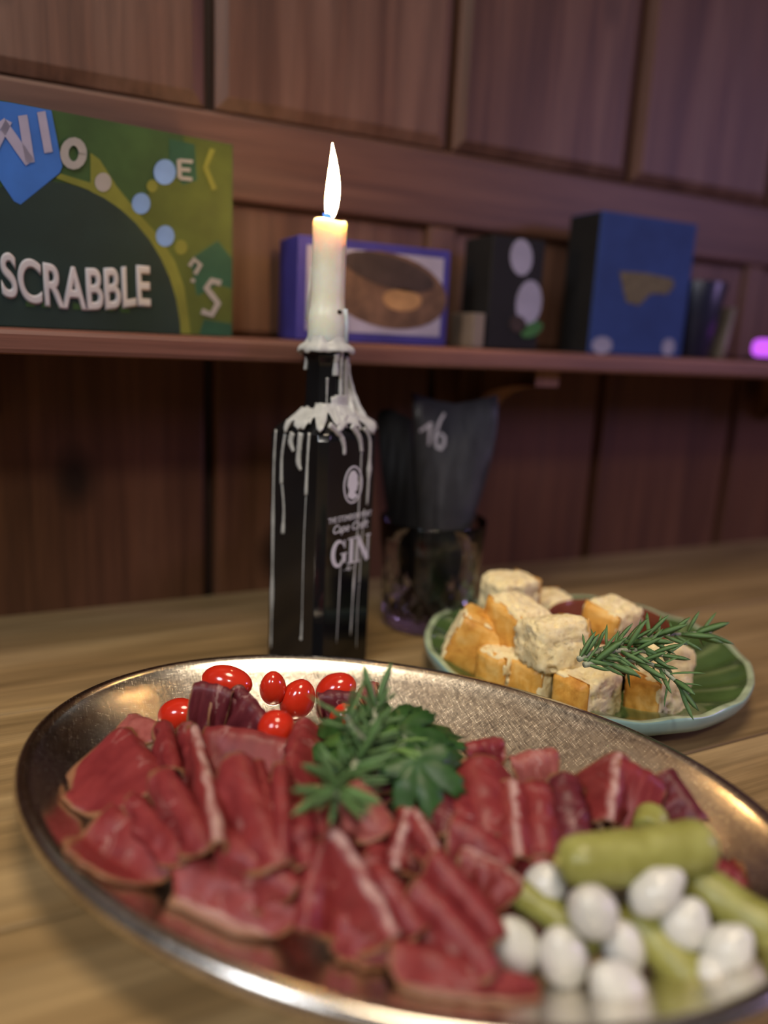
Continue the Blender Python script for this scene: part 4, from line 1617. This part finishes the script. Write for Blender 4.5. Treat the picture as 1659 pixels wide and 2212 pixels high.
# drips on the neck
for dx, z0, z1, rr in ((0.0090, 0.201, 0.168, 0.0011), (0.0118, 0.199, 0.170, 0.0013), (0.0055, 0.2005, 0.1875, 0.0020), (0.0010, 0.186, 0.170, 0.0006), (-0.0118, 0.201, 0.190, 0.0010)):
    y_ = -VB * math.sqrt(max(0.0, 0.0128 ** 2 - dx * dx)) * 0.92
    drip([BO + VR * dx + y_ * 1.15 + UP * z0, BO + VR * dx + y_ + UP * (z0 * 0.6 + z1 * 0.4), BO + VR * (dx * 1.05) + y_ + UP * z1], [rr * 1.3, rr, rr * 1.1], -VB, (), 0.7)
for pts_, rr_ in (([(746, 762), (752, 800), (754, 850), (762, 900)], [2.4, 1.5, 2.0, 2.6]),
                  ([(752, 800), (764, 855), (780, 895), (800, 925)], [0.9, 2.0, 3.0, 2.0]),
                  ([(728, 880), (742, 896), (760, 905), (778, 930)], [2.0, 2.6, 2.6, 1.8]),
                  ([(664, 880), (668, 896), (660, 912), (648, 930)], [1.2, 1.8, 2.2, 1.8]),
                  ([(640, 905), (628, 918), (616, 932)], [1.8, 1.8, 1.2])):
    pl_ = []
    for (x_, y_), r_ in zip(pts_, rr_):
        # depth of the bottle surface below the pixel: neck first, then the shoulder
        k_ = max(0.0, min(1.0, (y_ - 860) / 60.0))
        lat_ = abs((on_plane(x_, y_, BO, -VB) - BO).dot(VR))
        rad_ = 0.0118 + (0.0330 - 0.0118) * k_
        off_ = max(0.0, rad_ - lat_ * (1.0 if k_ > 0.3 else 0.9)) if k_ > 0.3 else math.sqrt(max(0.0, 0.0122 ** 2 - min(lat_, 0.0122) ** 2))
        pl_.append(on_plane(x_, y_, BO - VB * (off_ * 0.95), -VB))
    drip(pl_, [r / 1000 for r in rr_], -VB, (), 0.6)
# flap of wax standing off the left of the candle, and burnt crumb on the right
v, f = tube([CC - VR * 0.0104 - VB * 0.002 + UP * (CZ0 + 0.046), CC - VR * 0.0112 - VB * 0.002 + UP * (CZ0 + 0.030), CC - VR * 0.0122 - VB * 0.002 + UP * (CZ0 + 0.015)], [0.0005, 0.0008, 0.0010], 8)
mesh('wax_flap', v, f, M['drip'], candle)
v, f = tube([CC + VR * 0.0104 - VB * 0.004 + UP * (CZ0 + 0.0225), CC + VR * 0.0116 - VB * 0.004 + UP * (CZ0 + 0.012), CC + VR * 0.0114 - VB * 0.004 + UP * (CZ0 + 0.002)], [0.0016, 0.0015, 0.0018], 8)
mesh('wax_flap', v, f, M['wax'], candle)
o = egg('soot_crumb', CC + VR * 0.0072 - VB * 0.0088 + UP * (CZ0 + 0.0205), VR, 0.0016, 0.0012, M['wick'], rough=0.3)
parent_to(o, candle)

# ------------------------------------------------------------------ drinking glass and table number
t = NT('clear_glass')
v = t.coords('Object')
f1 = t.noise(v, 30, 1)
t.set(Base_Color=t.ramp(f1, [(0.3, (0.95, 0.95, 0.95)), (0.7, (1, 1, 1))]), Roughness=0.02, IOR=1.48)
t.b.inputs['Transmission Weight'].default_value = 1.0
M['glass'] = t.m
GC = at(922, 1342, 0.0)
GRB, GRT, GH = 0.0345, 0.0400, 0.082


def cut(i, r, z, a):
    if 0.006 < z < 0.046 and r > 0.0335:
        w = min(1, (z - 0.006) / 0.006) * min(1, (0.046 - z) / 0.006)
        q = abs(math.sin(a * 9 + z * 150)) + abs(math.sin(a * 9 - z * 150))
        return r - 0.0016 * w * (1 - q * 0.5), 0
    return r, 0


outer = [(0.0005, 0.0006), (0.030, 0.0004), (0.0335, 0.0012), (0.0347, 0.004)]
for k in range(1, 23):
    z = 0.004 + 0.042 * k / 22
    outer.append((GRB + (GRT - GRB) * z / GH + 0.0001, z))
outer += [(GRB + (GRT - GRB) * 0.7, 0.0575), (GRT, GH - 0.001), (GRT - 0.0004, GH), (GRT - 0.0009, GH - 0.0005)]
inner = [(GRT - 0.0022, 0.060), (GRB - 0.0006, 0.030), (GRB - 0.0028, 0.014), (GRB - 0.007, 0.0105), (0.0005, 0.0100)]
v, f = lathe(outer + inner, 108, (GC.x, GC.y, 0), None, cut)
glass = mesh('drinking_glass', v, f, M['glass'], origin=(GC.x, GC.y, 0))
for p_ in glass.data.polygons:
    zc = p_.center.z
    if 0.006 < zc < 0.046 and math.hypot(p_.center.x, p_.center.y) > 0.031 and p_.normal.dot(Vector((p_.center.x, p_.center.y, 0))) > 0:
        p_.use_smooth = False
tag(glass, 'clear cut-glass tumbler behind the bottle holding a black card', 'glass')

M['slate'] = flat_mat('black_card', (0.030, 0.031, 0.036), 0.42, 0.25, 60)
M['slate_shaded'] = flat_mat('black_card_shaded', (0.008, 0.008, 0.009), 0.6, 0.2, 60, spec=0.2)  # shade on the side wing painted in as a deeper black
M['chalk'] = flat_mat('chalk', (0.55, 0.53, 0.56), 0.9, 0.15, 300)
# card plane: stands in the glass, leaning slightly back, facing the camera; folded along its left edge
cb = Vector((GC.x, GC.y, 0.0125)) - CF * 0.002
NF = (-CF * 0.985 + UP * 0.10 + CR * 0.06).normalized()
P0 = cb


def cardp(px, py):
    return on_plane(px, py, P0, NF)


rightw = [(890, 848), (915, 856), (945, 866), (985, 872), (1030, 864), (1080, 852), (1082, 880), (1078, 930), (1070, 975), (1058, 1020), (1045, 1062), (1030, 1105), (1012, 1160), (996, 1220), (972, 1280), (946, 1322), (925, 1322), (915, 1220), (905, 1100), (896, 980)]
leftw = [(890, 905), (868, 896), (845, 884), (825, 884), (814, 900), (818, 960), (826, 1030), (838, 1110), (855, 1190), (878, 1262), (905, 1312), (925, 1322), (915, 1220), (905, 1100), (896, 980)]


def bend_plate(name, px_pts, foldfn, mat, parent, thick=0.0012):
    pts = [foldfn(cardp(x, y), x, y) for x, y in px_pts]
    bm = bmesh.new()
    vs_ = [bm.verts.new(p) for p in pts]
    fc = bm.faces.new(vs_)
    bmesh.ops.triangulate(bm, faces=[fc])
    bmesh.ops.subdivide_edges(bm, edges=bm.edges[:], cuts=2)
    bmesh.ops.recalc_face_normals(bm, faces=bm.faces[:])
    o = bm_obj(name, bm, mat, parent, smooth=True)
    md = o.modifiers.new('thickness', 'SOLIDIFY')
    md.thickness = thick
    md.offset = 0
    return o


fold_dir = (cardp(925, 1322) - cardp(890, 848)).normalized()


def f_right(p, x, y):
    # soft curl away from the camera towards the right edge
    fx = (x - (890 + (y - 848) * 0.074)) / 190.0
    return p - NF * (0.010 * max(0.0, fx) ** 2)


def f_left(p, x, y):
    # wing turned forward around the fold
    base = cardp(890 + (y - 848) * 0.074, y)
    d = p - base
    r = ray(x, y)
    k = (base - p).length
    return p - r * (-k * 0.35)


card = empty('table_number_card', cb, 'folded black card with chalked number 16 standing in the glass', 'card')
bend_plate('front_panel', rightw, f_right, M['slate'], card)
bend_plate('side_panel', leftw, f_left, M['slate_shaded'], card)


def card2(x, y, off):
    p = cardp(x, y)
    fx = (x - (890 + (y - 848) * 0.074)) / 190.0
    return p - NF * (0.010 * max(0.0, fx) ** 2) + NF * (0.0009 + off)


def cstroke(pts, w):
    return strokes_obj('chalk_number', [(pts, w)], M['chalk'], card, pt=card2, thick=0.0002)


strokes_obj('chalk_number', [
    ([(906, 932), (918, 924), (930, 916)], [6, 7, 8]),
    ([(930, 912), (928, 935), (926, 962)], [9, 7, 5]),
    ([(960, 893), (950, 910), (943, 930), (940, 950), (944, 966), (952, 970), (959, 960), (960, 944), (953, 936), (944, 942)], [5, 6, 7, 8, 8, 8, 7, 7, 6, 5]),
], M['chalk'], card, pt=card2)

# ------------------------------------------------------------------ things on the wall shelf
SZ = SH_Z + 0.0004
M['g_dark'] = flat_mat('print_dark_green', (0.012, 0.030, 0.026), 0.4, 0.15)
M['g_mid'] = flat_mat('print_green', (0.030, 0.075, 0.020), 0.4, 0.25)
M['g_olive'] = flat_mat('print_olive', (0.070, 0.100, 0.014), 0.4, 0.25)
M['g_yellow'] = flat_mat('print_yellow_green', (0.16, 0.18, 0.026), 0.4, 0.2)
M['g_teal'] = flat_mat('print_teal', (0.015, 0.075, 0.042), 0.4, 0.2)
M['p_blue'] = flat_mat('print_blue', (0.035, 0.145, 0.52), 0.35, 0.2)
M['p_lblue'] = flat_mat('print_light_blue', (0.16, 0.30, 0.62), 0.35, 0.2)
M['p_white'] = flat_mat('print_white', (0.56, 0.55, 0.58), 0.4, 0.1)
M['p_grey'] = flat_mat('print_grey', (0.30, 0.30, 0.30), 0.4, 0.1)
M['p_lav'] = flat_mat('print_lavender', (0.34, 0.33, 0.46), 0.4, 0.15)

# large green game box, turned slightly so that its left end comes forward
GA, GB = Vector((0.138, 0.528, SZ)), Vector((-0.150, 0.487, SZ))
gx = (GA - GB).normalized()
gn = Vector((gx.y, -gx.x, 0))
GHT = 0.1215
game = empty('board_game_box', (GA + GB) / 2 - gn * 0.022, 'large green word game box with white lettering at the left of the shelf', 'game box')
th = 0.044
vv = []
for z in (0, GHT):
    for p in (GB, GA, GA - gn * th, GB - gn * th):
        vv.append(p + UP * z)
ff = [(3, 2, 1, 0), (4, 5, 6, 7), (0, 1, 5, 4), (1, 2, 6, 5), (2, 3, 7, 6), (3, 0, 4, 7)]
mesh('box_body', vv, ff, M['g_mid'], game, smooth=False)


def gpt(px, py):
    return on_plane(px, py, GA, gn)


def clip_box(p):
    u = max(0.0005, min((GA - GB).length - 0.0005, (p - GB).dot(gx)))
    z = max(SZ + 0.0005, min(SZ + GHT - 0.0005, p.z))
    return GB + gx * u + UP * (z - SZ)


def gprint(name, px, mat, layer, lab=None):
    o = poly_plate(name, [clip_box(gpt(*q)) + gn * (0.00015 * layer) for q in px], gn, 0.00015, M[mat], game)
    if lab:
        o['label'] = lab
    return o


gprint('print_shape', [(395, 290), (520, 318), (515, 740), (400, 740), (392, 640), (372, 570), (345, 520), (300, 460), (318, 420), (350, 388), (400, 330)], 'g_olive', 1)
gprint('print_shape', [(195, 330), (215, 345), (250, 400), (300, 462), (345, 512), (378, 565), (398, 620), (412, 740), (384, 740), (372, 640), (345, 560), (300, 500), (250, 445), (190, 410), (120, 385), (130, 375), (195, 395)], 'g_yellow', 2)
gprint('print_shape', [(410, 560), (470, 520), (515, 560), (515, 625), (470, 615), (425, 640)], 'g_teal', 2)
gprint('print_shape', [(365, 300), (420, 312), (425, 390), (395, 400), (365, 360)], 'g_teal', 2)
gprint('print_shape', [(440, 690), (515, 700), (515, 745), (430, 745)], 'g_teal', 2)
dome = [(-260, 745), (-300, 600)] + [(85 + 305 * math.cos(math.radians(a)), 735 - 345 * math.sin(math.radians(a))) for a in range(175, -2, -8)]
gprint('print_dome', dome, 'g_dark', 3)
gprint('letter_tile', [(-140, 200), (20, 203), (98, 212), (110, 235), (134, 360), (128, 374), (44, 442), (30, 435), (-60, 300)], 'p_blue', 4, 'blue letter tile')
strokes2 = []


def gface(x, y, off):
    return clip_box(gpt(x, y)) + gn * (0.0009 + off)


so = lambda items, mat, lab=None: strokes_obj('print_letter', items, M[mat], game, pt=gface, thick=0.0002)
so([([(-35, 240), (-15, 330)], 18), ([(-15, 330), (18, 262)], 16), ([(0, 262), (64, 352)], 22), ([(64, 352), (48, 250)], 20), ([(88, 242), (104, 330)], 18)], 'p_lav')
so([([(158 + 20 * math.cos(a * 0.4), 332 + 26 * math.sin(a * 0.4)) for a in range(17)], 18)], 'p_grey')
so([([(385, 345), (387, 385)], 9), ([(385, 347), (415, 350)], 8), ([(386, 366), (410, 368)], 8), ([(387, 385), (414, 388)], 8)], 'p_grey')
so([([(458, 322), (442, 362), (462, 410)], 12)], 'g_yellow')
so([([(476, 612), (456, 606), (444, 622), (458, 640), (470, 655), (456, 680), (434, 672)], 13)], 'p_grey')
so([([(408, 575), (418, 560), (432, 572), (420, 592)], 9), ([(416, 602), (415, 610)], 9)], 'p_grey')
for cx_, cy_, r_, mt in ((355, 372, 24, 'p_lblue'), (304, 440, 20, 'p_lblue'), (356, 510, 20, 'p_lblue'), (222, 394, 18, 'p_grey'), (390, 534, 14, 'g_yellow'), (328, 402, 12, 'g_yellow')):
    gprint('print_dot', [(cx_ + r_ * math.cos(a * PI / 8), cy_ + r_ * 1.15 * math.sin(a * PI / 8)) for a in range(16)], mt, 5)
o = text_obj('SCRABBLE', 0.0335, gpt(172, 650) + gn * 0.0009, gx, UP, M['p_white'], game, 'title_lettering', bold=0.0011)
w_ = max(v.co.dot(gx) for v in o.data.vertices) - min(v.co.dot(gx) for v in o.data.vertices)
want = (gpt(332, 640) - gpt(12, 620)).dot(gx)
for v_ in o.data.vertices:
    u = v_.co.dot(gx)
    v_.co += gx * (u * want / w_ - u)
    # the middle letters of the title hang a little lower
    v_.co.z -= 0.0045 * max(0.0, 1 - (u / w_ * 2.4 + 0.05) ** 2)
o['label'] = 'white word SCRABBLE'
for k in range(7):
    gprint('print_dash', [(55 + 34 * k, 648 + 2 * k), (75 + 34 * k, 650 + 2 * k), (75 + 34 * k, 664 + 2 * k), (55 + 34 * k, 662 + 2 * k)], 'g_mid', 5)


def shelf_box(name, x0, x1, yf, yb, h, mat, lab, cat, part='box_body'):
    root = empty(name, ((x0 + x1) / 2, (yf + yb) / 2, SZ), lab, cat)
    box(part, x0, x1, yf, yb, SZ, SZ + h, mat, root, 0.0012)
    return root


def front_ellipse(px, py, rx, ry, yf, off, n=28, rot=0.0):
    c = on_plane(px, py, (0, yf, 0), Vector((0, -1, 0)))
    out = []
    for k in range(n):
        a = 2 * PI * k / n
        x, z = rx * math.cos(a), ry * math.sin(a)
        out.append(c + Vector((x * math.cos(rot) - z * math.sin(rot), -off, x * math.sin(rot) + z * math.cos(rot))))
    return out


FN = Vector((0, -1, 0))
M['box_blue'] = flat_mat('box_blue_violet', (0.045, 0.040, 0.26), 0.4, 0.2)
M['box_black'] = flat_mat('box_black', (0.010, 0.010, 0.011), 0.4, 0.2)
M['box_navy'] = flat_mat('box_navy', (0.026, 0.058, 0.22), 0.4, 0.15)
M['cup_navy'] = flat_mat('cup_navy', (0.008, 0.010, 0.030), 0.35, 0.2)
M['brown_pic'] = flat_mat('print_brown', (0.13, 0.075, 0.05), 0.5, 0.4, 60)
M['dark_pic'] = flat_mat('print_dark_brown', (0.045, 0.030, 0.028), 0.5, 0.3, 60)
M['tan_pic'] = flat_mat('print_tan', (0.36, 0.21, 0.10), 0.5, 0.3, 60)
M['gold'] = flat_mat('print_gold', (0.16, 0.13, 0.075), 0.4, 0.3, 200)
M['grey_card'] = flat_mat('grey_brown_card', (0.13, 0.105, 0.085), 0.6, 0.2)
M['p_green'] = flat_mat('print_leaf_green', (0.05, 0.16, 0.05), 0.5, 0.2)

YF = 0.525
pic = shelf_box('picture_box', 0.183, 0.3046, YF, 0.566, 0.0705, M['box_blue'], 'blue-violet bordered box with brown oval picture, behind the candle', 'game box')
poly_plate('print_panel', [(0.1895, YF - 0.0001, SZ + 0.007), (0.2985, YF - 0.0001, SZ + 0.007), (0.2985, YF - 0.0001, SZ + 0.0645), (0.1895, YF - 0.0001, SZ + 0.0645)], FN, 0.0003, M['p_lav'], pic)
poly_plate('print_oval', front_ellipse(838, 628, 0.050, 0.0265, YF, 0.0004, rot=-0.12), FN, 0.0003, M['brown_pic'], pic)
poly_plate('print_shade', front_ellipse(842, 588, 0.038, 0.0110, YF, 0.0008, rot=-0.18), FN, 0.0003, M['dark_pic'], pic)
poly_plate('print_highlight', front_ellipse(868, 648, 0.016, 0.0080, YF, 0.0008), FN, 0.0003, M['tan_pic'], pic)

blk = shelf_box('black_game_box', 0.341, 0.391, YF, 0.566, 0.0860, M['box_black'], 'black box with two white shapes, between candle and blue box', 'game box')
poly_plate('print_shape', front_ellipse(1126, 556, 0.0105, 0.0138, YF, 0.0002, rot=0.2), FN, 0.0003, M['p_lav'], blk)
poly_plate('print_shape', front_ellipse(1142, 655, 0.0125, 0.0178, YF, 0.0002, rot=-0.05), FN, 0.0003, M['p_lav'], blk)
poly_plate('print_leaf', front_ellipse(1148, 712, 0.0110, 0.0055, YF, 0.0006, rot=0.4), FN, 0.0003, M['p_green'], blk)
poly_plate('print_leaf', front_ellipse(1118, 700, 0.0085, 0.0065, YF, 0.0006, rot=-0.3), FN, 0.0003, M['dark_pic'], blk)
slim = shelf_box('slim_carton', 0.3265, 0.3375, 0.522, 0.556, 0.0265, M['grey_card'], 'small grey-brown carton left of the black box', 'box')

blu = shelf_box('blue_boxed_game', 0.4448, 0.5530, YF, 0.565, 0.1150, M['box_navy'], 'tall blue box with faded gold lettering, tallest on the right', 'game box')
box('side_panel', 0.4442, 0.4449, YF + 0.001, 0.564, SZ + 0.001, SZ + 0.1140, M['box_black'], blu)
poly_plate('gold_print', [on_plane(x, y, (0, YF, 0), FN) - Vector((0, 0.0002, 0)) for x, y in ((1338, 586), (1395, 590), (1452, 602), (1456, 618), (1440, 636), (1405, 634), (1380, 660), (1352, 652), (1345, 622))], FN, 0.0003, M['gold'], blu)
poly_plate('print_mark', front_ellipse(1300, 746, 0.0110, 0.0072, YF, 0.0002), FN, 0.0003, M['p_lav'], blu)
poly_plate('print_mark', front_ellipse(1443, 750, 0.0075, 0.0075, YF, 0.0002), FN, 0.0003, M['p_lav'], blu)

# dark tapered tumbler and the light strip beside it
cupc = Vector((0.584, 0.545, SZ))
prof = [(0.0005, 0.0), (0.0165, 0.0), (0.0175, 0.001), (0.0262, 0.0680), (0.0258, 0.0690), (0.0245, 0.0680), (0.0162, 0.003), (0.0005, 0.003)]
v, f = lathe(prof, 40, cupc)
cup = mesh('dark_tumbler', v, f, M['cup_navy'], origin=cupc)
tag(cup, 'dark navy tapered tumbler right of the tall blue box', 'tumbler')
strip = bm_obj('leaflet', box_bm(0.0045, 0.022, 0.048, 0.0006), M['grey_card'], None, (0.6155, 0.540, SZ + 0.0243), (0, math.radians(9), 0))
tag(strip, 'pale narrow leaflet leaning beside the dark tumbler', 'leaflet')

# glowing violet lamp at the right end
M['glow'] = emit_mat('violet_glow', (0.55, 0.10, 0.85), 1.2)
lampv = empty('violet_lamp', (0.652, 0.500, SZ), 'small glowing magenta lamp at the right end of the shelf', 'lamp')
bm_obj('lamp_base', box_bm(0.070, 0.026, 0.004, 0.0012), M['box_black'], lampv, (0.655, 0.500, SZ + 0.002))
bm_obj('glowing_tube', box_bm(0.066, 0.020, 0.016, 0.006, 4), M['glow'], lampv, (0.655, 0.500, SZ + 0.0122), smooth=True)
